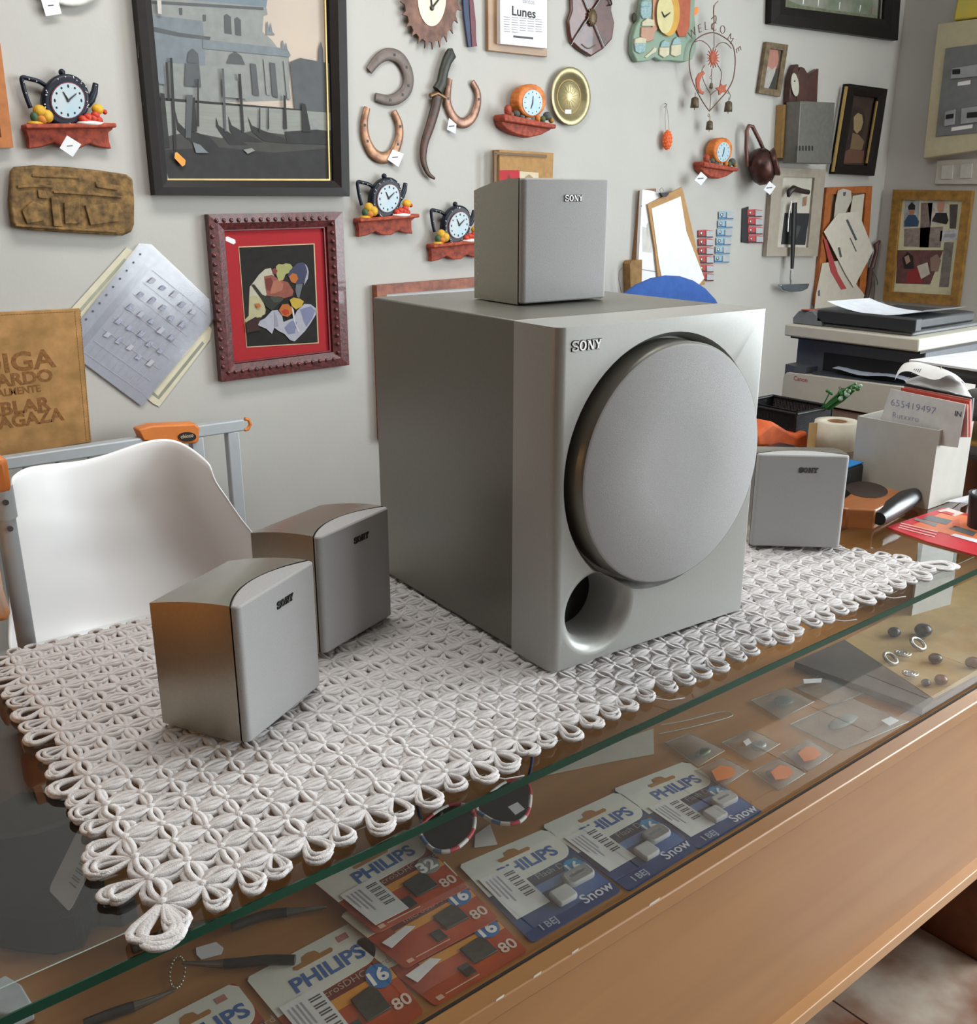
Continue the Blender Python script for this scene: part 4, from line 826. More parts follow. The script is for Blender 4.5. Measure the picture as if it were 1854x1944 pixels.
# --- wall clock rack and metal letter box
v = wthing('leaf_shaped_clock', 'dark wooden ornament of pointed leaf shapes with a pale oval clock', 'clock', 1515, 200)
MAH = mat('4a2c26', .4, 0, .25, 50, coat=.2)
part(wprism('1486,196 1487,175 1490,150 1495,132 1500,123 1504,124 1502,196', .002, .026, MAH), 'leaf', mat('2c2220', .5), v, bevel=.002)
part(wprism('1500,196 1503,140 1508,128 1514,130 1520,140 1522,155 1519,185 1515,196', .004, .029, MAH), 'leaf', MAH, v, bevel=.002)
part(wprism('1516,196 1520,160 1530,140 1544,131 1542,170 1541,196', .002, .022, MAH), 'leaf', mat('5c3a34', .5, 0, .2), v, bevel=.002)
part(wprism([(1508+7*math.cos(a)-2*math.sin(a), 161-22*math.sin(a)) for a in [2*PI*i/24 for i in range(24)]], .029, .031), 'dial', mat('b9b8a8', .5), v)
part(MB().ball(wp(1508, 154, .032), .0025), 'hub', BLK, v)
v = wthing('letter_box', 'grey metal letter box with tan side, under the leaf-shaped clock', 'box', 1515, 320)
part(wprism('1492,194 1557,197 1551,312 1485,310', .03, .085, None), 'metal_box', mat('75746e', .4, .5, .1, 60), v, bevel=.002)
part(wprism('1473,200 1535,205 1532,305 1468,300', .001, .03), 'wooden_back', mat('a5824e', .7, 0, .1, 60), v)
mb = MB()
for i in range(6): mb.prism(cw([(1510+i*6, 277), (1513+i*6, 277), (1513+i*6, 286), (1510+i*6, 286)], .0852), OUT*.0004, BLK)
part(mb, 'slots', BLK, v)
# --- copper pot
v = wthing('copper_pot', 'dark copper pot hanging by its handle with a white tag', 'pot', 1440, 353)
CP = mat('4e2e28', .35, .5, .3, 40, tint='33241f'); c = wp(1446, 316, .045)
part(MB().lathe([(.001, .038), (.035, .036), (.052, .022), (.058, .0), (.055, -.02), (.04, -.034), (.02, -.040), (.001, -.041)], c, (.55, -.75, .3), 24), 'bowl', CP, v)
part(MB().lathe([(.040, .034), (.045, .046), (.040, .050), (.001, .048)], c, (.55, -.75, .3), 24), 'lid', mat('5a3a34', .35, .5, .3, 50), v)
part(MB().tube([wp(a, b_, .03) for a, b_ in px('1418,316 1416,280 1417,248 1421,239 1428,240 1442,268 1456,300')], .0062, None, 8), 'handle', mat('6b4a40', .45, .4), v)
tag(v, '1460,344 1472,354 1461,370 1449,360', .09)
# --- clear picture frame with carved tool hanging in front
v = wthing('cream_framed_print', 'cream-framed print with a black image, behind the hanging tool', 'picture', 1505, 488)
Q = [(1460, 318), (1560, 322), (1544, 486), (1447, 486)]; I = frame(v, Q, (.2, .1), .002, .018, mat('a39a8c', .6, 0, .08)); part(wprism(I, .003, .010), 'mount', mat('c4bfb2', .8), v)
prints(v, [('1489,404 1536,405 1528,465 1482,464', mat('22262a', .6, 0, .3, 60)), ('1502,425 1520,430 1512,452 1498,448', mat('3e4a46', .7)), ('1524,375 1532,372 1530,390 1522,392', mat('9a7a5c', .8))], .0104)
v = wthing('hanging_tool', 'black-handled tool with chrome half-moon blade hanging in front of the cream frame', 'tool', 1502, 552)
part(MB().tube(cw('1496,374 1498,364 1505,358 1518,362 1534,365', .035), [.005, .011, .011, .009, .008], None, 10), 'grip', mat('2b1e1a', .4), v)
part(MB().tube(cw('1508,385 1507,420 1505,460 1503,510', .033), [(.012, .006), (.013, .006), (.011, .006), (.0065, .005)], None, 8, flatz=(1, 0, 0)), 'strap', mat('17181a', .5), v)
part(MB().tube(cw('1502,382 1498,400 1496,418 1495,440', .04), .0025, None, 8), 'chain', mat('c9c9c9', .2, .9), v)
part(MB().tube(cw('1501,512 1500,528 1501,540', .034), .003, None, 8), 'shaft', mat('b9bbbd', .2, .9), v)
bl_ = [(1474, 540), (1530, 538), (1526, 548), (1515, 553), (1495, 554), (1480, 550)]; part(wprism(bl_, .025, .040, mat('9fb0bf', .15, .9)), 'blade', mat('9fb0bf', .15, .9), v, bevel=.003)
# --- orange frame stuffed with papers
v = wthing('orange_note_frame', 'orange-edged frame with papers tucked into it', 'frame', 1600, 578)
I = frame(v, [(1562, 356), (1649, 353), (1636, 560), (1542, 578)], (.13, .06), .002, .016, mat('a8602e', .5, 0, .2, 50)); part(wprism(I, .003, .008), 'backing', mat('8d6a48', .8), v)
def sheet(label, s, d, h='c9c4b6', marks=(), group='papers tucked into the orange frame'):
    t = wthing('paper_sheet', label, 'paper', sum(p[0] for p in px(s))/len(px(s)), max(p[1] for p in px(s)), group)
    part(wprism(s, d, d+.0012), 'sheet', mat(h, .8, 0, .05), t)
    if marks: prints(t, [(m_, INK) for m_ in marks], d+.0014, 'writing')
sheet('white envelope with dark diagonal writing hanging from the orange frame', '1563,440 1590,405 1628,402 1657,475 1620,546 1605,522', .024, 'd0cbbd', ('1605,418 1609,416 1627,455 1623,457', '1612,452 1614,451 1626,477 1624,478', '1590,470 1594,469 1598,488 1594,489'))
sheet('grey and white card at the top of the orange frame', '1585,385 1590,362 1600,358 1614,362 1616,380 1600,412 1582,415', .021, 'b9b6aa', ('1600,365 1606,364 1604,372 1600,372',))
sheet('pale card in the right corner of the orange frame', '1618,372 1640,368 1634,425 1628,440 1612,410', .0195, 'c6c1b2')
sheet('large pale sheet at the bottom of the orange frame', '1560,500 1590,495 1640,560 1630,590 1545,590 1548,560', .0185, 'c4beb0', ('1552,552 1556,550 1556,562 1552,562',))
sheet('red-edged paper strip under the envelope in the orange frame', '1562,452 1568,455 1590,520 1606,548 1596,550 1576,515', .0198, 'a84444')
v = wthing('wire_whisk', 'dark red handled whisk hanging right of the papers', 'whisk', 1655, 575)
part(MB().tube(cw('1669,458 1662,466 1663,478 1654,510', .02), [.006, .011, .008, .009], None, 10), 'handle', mat('4c2a26', .4), v)
for i in range(6): part(MB().tube(smoothp(cw([(1652, 508), (1644-4+i*5, 535), (1634+i*5.5, 580)], .012+.004*(i % 3)), 4), .0016, None, 6), 'wire', mat('7a6a60', .4, .5), v)
part(MB().tube(cw('1652,508 1648,540 1640,580', .018), [.010, .013, .012], None, 8), 'core', mat('3a2420', .6), v)
# --- clipboards
v = wthing('clipboard_stack', 'brown clipboard of upright papers seen from the side, left of the tilted clipboard', 'clipboard', 1225, 545)
part(wprism('1212,362 1240,358 1240,545 1195,545 1200,480', .001, .012), 'board', mat('8a6440', .7, 0, .1), v)
part(wprism('1214,360 1232,362 1262,372 1262,545 1205,545 1208,470', .013, .024, PAPER), 'papers', PAPER, v)
prints(v, [('1219,430 1237,436 1237,480 1219,478', mat('c9c7c2', .8)), ('1214,510 1246,515 1246,517 1214,512', INKL), ('1216,390 1218,390 1218,392 1216,392', INK), ('1228,425 1232,422 1236,440 1230,452 1227,445', mat('bdbbb6', .8))], .0243)
v = wthing('clipboard', 'tilted wooden clipboard with a blank white sheet and black clip', 'clipboard', 1290, 535)
part(wprism('1227,388 1292,355 1296,370 1336,540 1250,560 1240,470', .026, .031), 'board', mat('b08756', .7, 0, .1), v, bevel=.0005)
part(wprism('1236,396 1291,373 1302,440 1336,528 1322,545 1262,560 1250,500', .0312, .0325, PAPER), 'sheet', PAPER, v)
part(wprism('1249,366 1266,365 1264,370 1260,374 1254,374', .031, .040, BLK), 'clip', BLK, v); part(MB().tube(cw('1254,366 1252,360 1256,356 1260,362', .036), .001, None, 6), 'clip_wire', mat('9a9a98', .3, .8), v)
v = wthing('small_wall_box', 'small brown and ochre box low on the wall beside the clipboards', 'box', 1194, 545)
part(wprism('1182,500 1186,494 1205,492 1204,560 1184,560', .001, .03), 'box', mat('8a6838', .7, 0, .25, 40), v)
part(MB().tube(cw('1180,560 1174,530 1175,515 1181,508', .02), .001, None, 5), 'wire', mat('6d5040', .6), v)
# --- battery blister strips
def strip(label, u, v_, n, colr, ang, off=.004, cut=()):
    t = wthing('battery_strip', label, 'batteries', u, v_+n*17, 'hanging strips of button batteries')
    for i in range(n):
        dx = ang*i; y = v_+i*16.5
        cardm = mat(colr, .5, 0, .1)
        c_ = part(wprism([(u+dx, y), (u+dx+14, y-1), (u+dx+28, y+1), (u+dx+28, y+14), (u+dx, y+14)], off, off+.0012), 'card', cardm, t)
        part(wprism([(u+dx+14, y+1), (u+dx+27, y+2), (u+dx+27, y+12), (u+dx+14, y+12)], off+.0012, off+.005), 'blister', mat('b9bcc0', .25, .1), c_)
        part(wprism([(u+dx+1, y+10), (u+dx+27, y+11), (u+dx+27, y+13.5), (u+dx+1, y+13)], off+.0013, off+.002), 'band', mat('2a2c34' if colr != '8fb0c0' else '2f6c9c', .5), c_)
        for q in (6, 20): part(MB().ball(wp(u+dx+q, y+6, off+.002), (.007, .002, .006), None, 8, 5), 'cell', mat('9d9a94', .3, .6), c_)
strip('red and silver battery strip hanging lowest, beside the clipboard sheet', 1325, 437, 6, 'b43a3a', .2)
strip('blue and silver battery strip, middle of the three strips', 1364, 402, 6, '8fb0c0', -1.6)
strip('short red battery strip against a black card, right of the blue strip', 1418, 398, 4, 'c04046', .6)
single(wprism('1408,396 1420,392 1421,462 1406,460', .002, .0035), 'black_card', mat('1d1f22', .6), 'narrow black card behind the short red battery strip', 'card')
# ------------------------------------------------------------------ right wall
def rthing(name, label, cat, u, v_): return thing(name, label, cat, rp(u, v_), R(-90))
v = rthing('photo_collage_frame', 'gold wooden frame with a collage of photographs on the right-hand wall', 'picture', 1765, 580)
Q = [(1700, 360), (1850, 362), (1822, 580), (1680, 570)]; OC = mat('9c7330', .5, 0, .15, 40, tint='7c5a24')
I = frame(v, Q, (.11, .085), .002, .022, OC, fn=rp); part(wprism(I, .003, .009, fn=rp), 'mount', mat('c9c6a8', .8), v)
for s, h, nm in (('1718,380 1745,380 1742,430 1714,432', '9aa0a8', 0), ('1760,378 1800,378 1796,425 1765,428', 'b9b4ac', 0), ('1748,385 1770,385 1762,470 1745,470', '7a6a68', 0), ('1802,388 1818,388 1814,434 1802,434', '4a4444', 0), ('1716,434 1790,430 1785,470 1715,468', '857a74', 0), ('1703,475 1790,475 1765,540 1700,538', '5f3c3c', 0), ('1792,460 1810,460 1800,545 1782,545', '75706a', 0), ('1785,438 1822,436 1820,456 1783,458', 'b9bcc6', 0)):
    ph = part(wprism(s, .009, .0096, fn=rp), 'photo', mat(h, .6, 0, .3, 60), v)
prints(v, [('1723,392 1730,384 1737,390 1736,400 1724,400', BLK), ('1724,398 1736,398 1734,408 1726,408', mat('a07860', .8)), ('1716,420 1724,408 1737,408 1744,420 1742,430 1716,430', mat('2f4a66', .8)), ('1780,382 1788,380 1793,386 1790,402 1782,404 1778,394', mat('b98a74', .8)), ('1768,420 1776,404 1796,404 1800,418 1796,426', BLK), ('1712,490 1722,478 1732,486 1734,510 1716,510', mat('1f1a1a', .8)), ('1716,488 1724,484 1728,496 1720,502', mat('a58a78', .8)), ('1765,490 1778,482 1786,494 1780,515 1766,515', mat('8a7266', .8)), ('1722,515 1745,505 1752,538 1718,538', mat('8a2c30', .8)), ('1740,505 1760,498 1765,520 1748,530', mat('bdb6ac', .8)), ('1792,445 1812,443 1812,448 1792,450', INKL)], .0102, fn=rp)
v = rthing('fuse_box', 'cream fuse box with grey cover and white breakers, on the right-hand wall', 'fuse box', 1815, 300)
CRM = mat('b5ad90', .5, 0, .06, k=1.05); part(wprism('1792,48 1900,34 1880,284 1764,302', .001, .05, fn=rp), 'case', CRM, v, bevel=.004)
part(wprism('1795,92 1900,78 1882,250 1776,260', .05, .054, fn=rp), 'cover', mat('77797a', .35, .1, .08), v, bevel=.002)
for s in ('1808,130 1870,120 1868,144 1805,150', '1795,212 1814,208 1812,236 1793,240', '1826,206 1870,200 1868,230 1824,236'): part(wprism(s, .054, .060, fn=rp), 'breaker_row', mat('9b9fa2', .4), v, bevel=.001)
for s in ('1808,132 1822,131 1822,140 1808,141', '1796,218 1810,216 1809,224 1795,226', '1836,214 1858,212 1857,222 1835,224'): part(wprism(s, .060, .063, fn=rp), 'switch', BLK, v)
for s in ('1818,156 1842,152 1841,160 1817,163', '1806,242 1846,236 1845,243 1805,249'): part(wprism(s, .054, .0545, fn=rp), 'label', PAPER, v)
v = rthing('switch_plate', 'white double switch plate under the fuse box', 'switch', 1815, 352)
part(wprism('1781,304 1890,300 1886,350 1776,350', .001, .012, fn=rp), 'plate', mat('b4b0a8', .4), v, bevel=.002)
for s in ('1788,314 1810,313 1808,340 1786,340', '1824,312 1846,311 1844,338 1822,339'): part(wprism(s, .012, .016, fn=rp), 'rocker', mat('b9b6ae', .35), v, bevel=.001)
v = rthing('yellow_packet', 'yellow packet on top of the fuse box, cut off by the edge', 'packet', 1845, 42)
part(wprism('1818,42 1828,-10 1900,-24 1890,32', .004, .04, fn=rp), 'packet', mat('c9b03a', .5, 0, .2, 20, tint='d8cf70'), v, bevel=.006)
# ------------------------------------------------------------------ plastic safety gate leaning on the wall
GREY = mat('a9aeb2', .45, .1, .03, k=1.1); ORG = mat('d57a33', .45, 0, .05)
v = thing('safety_gate', 'grey metal safety gate with orange latch leaning against the wall', 'gate', (0, 1.3, FLOOR))
GY_ = 1.3; gz = .038; RT = TF((0, GY_, 0))
part(MB().box((-.42, GY_-.014, gz-.024), (.085, GY_+.014, gz)), 'top_rail', GREY, v, bevel=.003)
part(MB().box((-.42, GY_-.014, FLOOR+.06), (.25, GY_+.014, FLOOR+.085)), 'bottom_rail', GREY, v, bevel=.003)
for i in range(9):
    x = -.40+.062*i; part(MB().tube([(x, GY_, gz-.024), (x, GY_, FLOOR+.085)], .0062, None, 8, cap=False), 'bar', GREY, v)
for x in (.135, .218): part(MB().box((x-.014, GY_-.0115, FLOOR+.002), (x+.014, GY_+.0115, gz-.017)), 'post', GREY, v, bevel=.003)
part(MB().box((.12, GY_-.013, gz-.018), (.245, GY_+.013, gz+.008)), 'end_rail', GREY, v, bevel=.003)
lt = [ony(a, b_, GY_-.018) for a, b_ in px('262,816 290,808 370,804 380,812 378,838 372,843 330,842 272,838')]; lo = part(MB().prism(lt, (0, .036, 0)), 'latch', ORG, v, bevel=.004)
part(MB().prism([ony(332+17*math.cos(a)+23, 829-9*math.sin(a), GY_-.0185) for a in [2*PI*i/20 for i in range(20)]], (0, -.002, 0)), 'badge', mat('1f1d1c', .4), lo)
M = Matrix.Translation(ony(355, 828, GY_-.021)) @ Matrix.Rotation(R(90), 4, 'X'); part(MB().text('chicco', .011, M, mat('b9a88c', .5), 1.0, .0003), 'badge_lettering', mat('b9a88c', .5), lo)
part(MB().tube([ony(a, b_, GY_-.004) for a, b_ in px('464,795 472,797 475,806 470,815 464,816')], .004, None, 8), 'hook', ORG, v)
v = thing('gate_pole', 'grey gate pole with orange cap standing at the left edge behind the counter', 'pole', (-.41, .53, FLOOR))
pa, pb = ony(2, 930, .53), ony(52, 1228, .53); dz = (pb-pa); low = pa+dz*((FLOOR+.002-pa.z)/dz.z)
part(MB().tube([pa+Vector((0, 0, .01)), low], .011, None, 12), 'tube', GREY, v); part(MB().tube([pa+Vector((0, 0, .005)), pa+dz*.17], .0135, None, 12), 'sleeve', GREY, v)
part(MB().cbox(pa+Vector((-.008, 0, .02)), (.036, .03, .045)), 'cap', ORG, v, bevel=.008, seg=3)
for f in (.06, .22): part(MB().lathe([(.0035, 0), (.0035, .002)], pa+dz*f+Vector((0, -.0135, 0)), OUT, 10), 'screw', mat('6a6a68', .3, .7), v)
b = MB(); b.prism([ony(a, b_, .49) for a, b_ in px('-40,1060 0,1066 8,1120 22,1165 16,1182 -40,1180')], (0, .03, 0)); single(b, 'orange_bag', mat('d9842f', .6, 0, .1, 30, tint='d8d2cc'), 'orange and white plastic bag at the left edge beside the pole', 'bag', bevel=.006)
# ------------------------------------------------------------------ side desk and what stands on it and on the counter's right end
DK = wood('5a3a28', '452b1c', 'x', 7, .45)
v = thing('side_desk', 'dark wooden desk behind the counter carrying the printer', 'desk', (2.1, .9, FLOOR))
part(MB().box((1.0, .475, -.03), (2.85, .86, -.004)), 'desk_top', DK, v, bevel=.002)
for a, b_ in (((1.02, .48), (1.05, .51)), ((1.02, .82), (1.05, .85)), ((2.80, .48), (2.83, .51)), ((2.80, .82), (2.83, .85))): part(MB().box((*a, FLOOR+.001), (*b_, -.03)), 'leg', DK, v)
def xprism(s, x, th, m=None, mb=None): return (mb or MB()).prism([onx(u, w_, x) for u, w_ in (px(s) if isinstance(s, str) else s)], (th, 0, 0), m)
def zprism(s, z, th, m=None, mb=None): return (mb or MB()).prism([onz(u, w_, z) for u, w_ in (px(s) if isinstance(s, str) else s)], (0, 0, th), m)
def yprism(s, y, th, m=None): return MB().prism([ony(u, w_, y) for u, w_ in px(s)], (0, th, 0), m)
# --- printer
v = thing('multifunction_printer', 'grey and cream multifunction printer with a sheet on top', 'printer', (1.77, .65, -.004))
SLATE = mat('4c5056', .45, 0, .08, 60, k=1.1); PDK = mat('26282a', .5, 0, .1); CREAM = mat('c4c0b2', .45, 0, .03); Z0_ = -.004
part(MB().box((1.60, .468, Z0_+.002), (1.96, .832, .072)), 'base', mat('a9a69c', .5), v, bevel=.004)
pts = [(1.58, .478, Z0_+.004), (1.58, .83, Z0_+.004)] + [(1.58, .812+.018*math.cos(R(a)), .054+.018*math.sin(R(a))) for a in (0, 30, 60, 90)] + [(1.58, .478, .080)]
fpz = part(MB().prism(pts, (.02, 0, 0), CREAM), 'front_tray', mat('b9b6aa', .5), v, bevel=.002)
def xtext(t, body, u, w_, x, h, m, nm='lettering'):
    M = Matrix.Translation(onx(u, w_, x)) @ Matrix.Rotation(R(-90), 4, 'Z') @ Matrix.Rotation(R(90), 4, 'X'); return part(MB().text(body, h, M, m, 1, .0002), nm, m, t)
xtext(fpz, 'Canon', 1519, 720, 1.5795, .016, mat('b0474c', .6)); xtext(fpz, 'Canon', 1600, 738, 1.5795, .010, INK)
part(MB().box((1.63, .472, .072), (1.96, .83, .164)), 'body', SLATE, v, bevel=.004)
part(MB().box((1.628, .49, .082), (1.631, .745, .128)), 'output_slot', mat('0c0d0e', .6), v)
part(MB().box((1.59, .478, .074), (1.628, .75, .080)), 'output_tray', mat('3c4248', .4), v)
part(MB().box((1.60, .49, .132), (1.63, .76, .163)), 'upper_lip', PDK, v, bevel=.003)
part(MB().prism([(1.585, .765, 0), (1.582, .80, 0), (1.59, .833, 0), (1.64, .835, 0), (1.64, .76, 0)], (0, 0, .09)), 'column', SLATE, v); bpy.data.objects[v.children[-1].name].location.z += .076
part(MB().box((1.578, .465, .166), (1.97, .838, .197)), 'scanner_frame', CREAM, v, bevel=.004)
part(MB().box((1.60, .47, .159), (1.96, .832, .166)), 'shadow_gap', mat('1c1d20', .6), v)
part(MB().box((1.61, .50, .197), (1.95, .83, .205)), 'lid', mat('6f7072', .5), v, bevel=.003)
part(MB().box((1.66, .52, .205), (1.95, .74, .232)), 'feeder', PDK, v, bevel=.006)
hp = [(1.60, .742, .197), (1.60, .83, .197), (1.60, .832, .212), (1.60, .815, .232), (1.60, .775, .236), (1.60, .745, .216)]; part(MB().prism(hp, (.34, 0, 0)), 'control_panel', mat('6f7376', .45), v, bevel=.003)
part(MB().lathe([(.022, 0), (.022, .0015)], (1.612, .79, .2345), (0, 0, 1), 20, sx=.6), 'badge', mat('b04a40', .5), v)
part(MB().grid([[Vector((1.64+.2*j/4, .49+.27*i/12, .236+.022*(2*i/12-1)**2-.004*(j/4))) for i in range(13)] for j in range(5)]), 'sheet', mat('d4d8e0', .7), v)
part(MB().grid([[Vector((1.60, .50+.2*i/8, .092+.004*math.sin(i)))for i in range(9)], [Vector((1.66, .50+.2*i/8, .10)) for i in range(9)]]), 'printed_sheet', mat('b4bccc', .7), v)
# --- white open box with cards
v = thing('white_card_box', 'open white box holding envelopes, red cards and a heap of receipts', 'box', (1.0, .146, .001))
WB = mat('b2afa6', .5, 0, .04, k=1.0); t_ = .004
for a, b_ in (((.94, .07, .001), (.94+t_, .222, .14)), ((1.056, .07, .001), (1.06, .222, .14)), ((.944, .07, .001), (1.056, .074, .14)), ((.944, .218, .001), (1.056, .222, .14)), ((.944, .074, .001), (1.056, .218, .005))): part(MB().box(a, b_), 'panel', WB, v)
o = single(xprism('1660,830 1690,738 1832,768 1818,850', .953, .0015), 'envelope', mat('cdccca', .8), 'white envelope with a handwritten number standing in the white box', 'envelope')
M = Matrix.Translation(onx(1732, 772, .9525)) @ Matrix.Rotation(R(-90), 4, 'Z') @ Matrix.Rotation(R(90), 4, 'X') @ Matrix.Rotation(R(-2), 4, 'Z')
part(MB().text('655419497', .017, M, mat('8088a8', .8), 1.1, -.0003), 'handwriting', mat('8088a8', .8), o)
M2 = Matrix.Translation(onx(1718, 792, .9525)) @ Matrix.Rotation(R(-90), 4, 'Z') @ Matrix.Rotation(R(90), 4, 'X'); part(MB().text('Rutxxro', .015, M2, mat('8088a8', .8), 1, -.0003), 'handwriting', mat('8088a8', .8), o)
M3 = Matrix.Translation(onx(1818, 786, .9525)) @ Matrix.Rotation(R(-90), 4, 'Z') @ Matrix.Rotation(R(90), 4, 'X'); part(MB().text('IN', .012, M3, INK, 1, .0003), 'printed_mark', INK, o)
for k, (h, x, s) in enumerate((('c98a80', .960, '1700,830 1706,742 1836,768 1836,830'), ('b8483c', .968, '1706,830 1710,736 1840,762 1840,830'), ('b46a60', .976, '1712,830 1716,734 1842,758 1842,830'))):
    single(xprism(s, x, .003), 'red_card', mat(h, .6), ('pale red card just behind the envelope in the white box', 'bright red card in the middle of the white box', 'dull red card under the receipts in the white box')[k], 'card')
single(xprism('1714,800 1716,728 1846,756 1842,800', .984, .006), 'black_card_holder', mat('1a1a1c', .5), 'black folder edge standing behind the red cards', 'folder')
RCP = mat('d9d8d6', .8, 0, .03)
v = thing('receipt_spike', 'heap of white receipts pierced by a metal spike above the box', 'receipts', (1.02, .14, .006))
part(MB().tube([onx(1776, 740, 1.02), onx(1787, 692, 1.02)], [.0022, .0006], None, 8), 'spike', mat('b5ac98', .3, .8), v)
part(MB().tube([Vector((1.02, .14, .006)), onx(1776, 740, 1.02)], .0022, None, 8), 'spike_stem', mat('b5ac98', .3, .8), v)
lo_ = smoothp([(a, b_, 0) for a, b_ in px('1698,722 1708,708 1725,705 1748,714 1775,721 1802,712 1815,722')], 4); up_ = smoothp([(a, b_, 0) for a, b_ in px('1704,704 1716,690 1738,687 1762,692 1790,700 1815,712 1832,728')], 4)
part(MB().grid([[onx(p.x, p.y, .985) for p in lo_], [onx((p.x+q.x)/2, (p.y+q.y)/2-2, 1.0) for p, q in zip(lo_, up_)], [onx(p.x, p.y, 1.025) for p in up_]]), 'receipt', RCP, v)
lo_ = smoothp([(a, b_, 0) for a, b_ in px('1718,738 1745,730 1780,742 1810,752 1846,772')], 4); up_ = smoothp([(a, b_, 0) for a, b_ in px('1716,722 1750,712 1790,706 1822,722 1843,752')], 4)
part(MB().grid([[onx(p.x, p.y, .992) for p in lo_], [onx((p.x+q.x)/2+2, (p.y+q.y)/2-4, 1.005) for p, q in zip(lo_, up_)], [onx(p.x, p.y, 1.03) for p in up_]]), 'receipt', RCP, v)
lo_ = smoothp([(a, b_, 0) for a, b_ in px('1730,745 1770,738 1815,748 1845,768')], 4); up_ = smoothp([(a, b_, 0) for a, b_ in px('1740,724 1785,716 1825,730 1844,760')], 4)
part(MB().grid([[onx(p.x, p.y, .993) for p in lo_], [onx(p.x, p.y, 1.035) for p in up_]]), 'receipt', RCP, v)
prints_m = MB(); 
for i in range(4): prints_m.flat([onx(a, b_, .99) for a, b_ in ((1735+i*4, 700), (1737+i*4, 700), (1731+i*4, 710), (1729+i*4, 710))], INKL)
part(prints_m, 'print', INKL, v)
# --- label roll
v = thing('label_roll', 'roll of white labels with tan core, behind the right-hand speaker', 'roll', (1.2, .42, .001))
c = Vector((1.205, .425, .001)); part(MB().lathe([(.021, 0), (.046, 0), (.046, .058), (.021, .058), (.021, 0)], c, (0, 0, 1), 36, None, False), 'labels', mat('c9c2b0', .7), v)
part(MB().lathe([(.0205, .002), (.0205, .0575), (.0185, .0575), (.0185, .002), (.0205, .002)], c, (0, 0, 1), 28, None, False), 'core', mat('8d6444', .8), v)
part(MB().prism([c+Vector((-.042, .02, 0)), c+Vector((-.055, .03, 0)), c+Vector((-.0553, .0315, 0)), c+Vector((-.041, .024, 0))], (0, 0, .056)), 'loose_end', mat('c9a874', .7), v)
# --- wire mesh basket with plant
v = thing('mesh_basket', 'black wire-mesh desk basket in front of the printer', 'basket', (1.235, .58, -.004))
BX0, BX1, BY0, BY1, BZ = 1.165, 1.30, .50, .66, .066; BM = mat('18181a', .45, .3)
def edge(a, b_, r=.0028): part(MB().tube([a, b_], r, None, 6), 'rim', BM, v)
cs = [(BX0, BY0), (BX1, BY0), (BX1, BY1), (BX0, BY1)]
for k in range(4):
    a, b_ = cs[k], cs[(k+1) % 4]; edge((*a, BZ), (*b_, BZ), .004); edge((*a, -.001), (*b_, -.001)); edge((*a, 0), (*a, BZ), .003)
    mb = MB(); A = Vector((*a, 0)); B = Vector((*b_, 0)); n = 40
    for i in range(1, n): p = A.lerp(B, i/n); mb.tube([p, p+Vector((0, 0, BZ))], .0011, None, 4, cap=False)
    for i in range(1, 26): mb.tube([A+Vector((0, 0, BZ*i/26)), B+Vector((0, 0, BZ*i/26))], .0011, None, 4, cap=False)
    part(mb, 'mesh_side', BM, v, kind='stuff')
part(MB().box((BX0+.002, BY0+.002, -.002), (BX1-.002, BY1-.002, .0)), 'bottom', BM, v)
part(MB().box((BX0+.07, BY0+.003, .0), (BX0+.073, BY1-.003, BZ-.01)), 'divider', BM, v)
v = thing('artificial_sprig', 'artificial green sprig with pale blossoms standing in the mesh basket', 'plant', (1.27, .52, .002))
def gx(u, w_): return onx(u, w_, 1.27)
GL = mat('2f6b34', .5, 0, .2, 60); GW = mat('9fb8a6', .6)
st0 = gx(1548, 790)
for s in ('1548,790 1575,762 1600,742 1625,728', '1550,790 1580,766 1612,742', '1548,790 1570,770 1590,755'): part(MB().tube(smoothp([gx(a, b_) for a, b_ in px(s)], 4), .0028, None, 6), 'stem', GL, v)
part(MB().tube(smoothp([Vector((1.27, .52, .003)), gx(1549, 788)], 4), .003, None, 6), 'stem', GL, v)
part(MB().tube(smoothp([gx(a, b_) for a, b_ in px('1555,782 1566,762 1574,746')], 4), .0015, None, 6), 'stem', GL, v)
for s in ('1560,778 1590,745 1612,738 1622,742 1600,762 1575,778', '1570,768 1600,738 1620,730 1605,752'): part(xprism(s, 1.272, .003), 'leaf', GL, v)
rr = random.Random(4)
for i in range(16): q = lerp((1596, 752), (1632, 730), rr.random()); part(MB().ball(gx(q[0]+rr.uniform(-7, 7), q[1]+rr.uniform(-7, 7))+Vector((-.004, 0, 0)), rr.uniform(.0035, .006), None, 8, 5), 'blossom', GW if i % 3 else GL, v)
for a, b_ in ((1574, 744), (1578, 747), (1570, 742)): part(MB().ball(gx(a, b_), .004, None, 8, 5), 'bud', GL, v)
# --- orange pouch and dark phone, behind the speaker
single(yprism('1437,826 1468,800 1478,806 1500,820 1515,826 1534,818 1536,852 1437,850', .47+.012, .05), 'orange_pouch', mat('d2622a', .7, 0, .2, 20, tint='b84a1e'), 'crumpled orange pouch in front of the mesh basket', 'pouch', bevel=.008, seg=3)
single(MB().box((.985, .42, .001), (1.06, .464, .028)), 'dark_gadget', mat('17171c', .3), 'black gadget with grey edge beside the orange pouch', 'gadget', bevel=.004)
v = thing('blue_card_reader', 'black device with bright blue sloping top by the white box', 'device', (.87, .19, .001))
tp = px('1566,868 1605,846 1647,890 1606,912'); tp3 = [Vector(q) for q in ((.84, .30, .06), (.925, .31, .06), (.928, .19, .06), (.80, .186, .06))]; c = sum(tp3, Vector((0, 0, 0)))/4
bt = [Vector((c.x+(p.x-c.x)*1.0, c.y+(p.y-c.y)*1.0, .001)) for p in tp3]
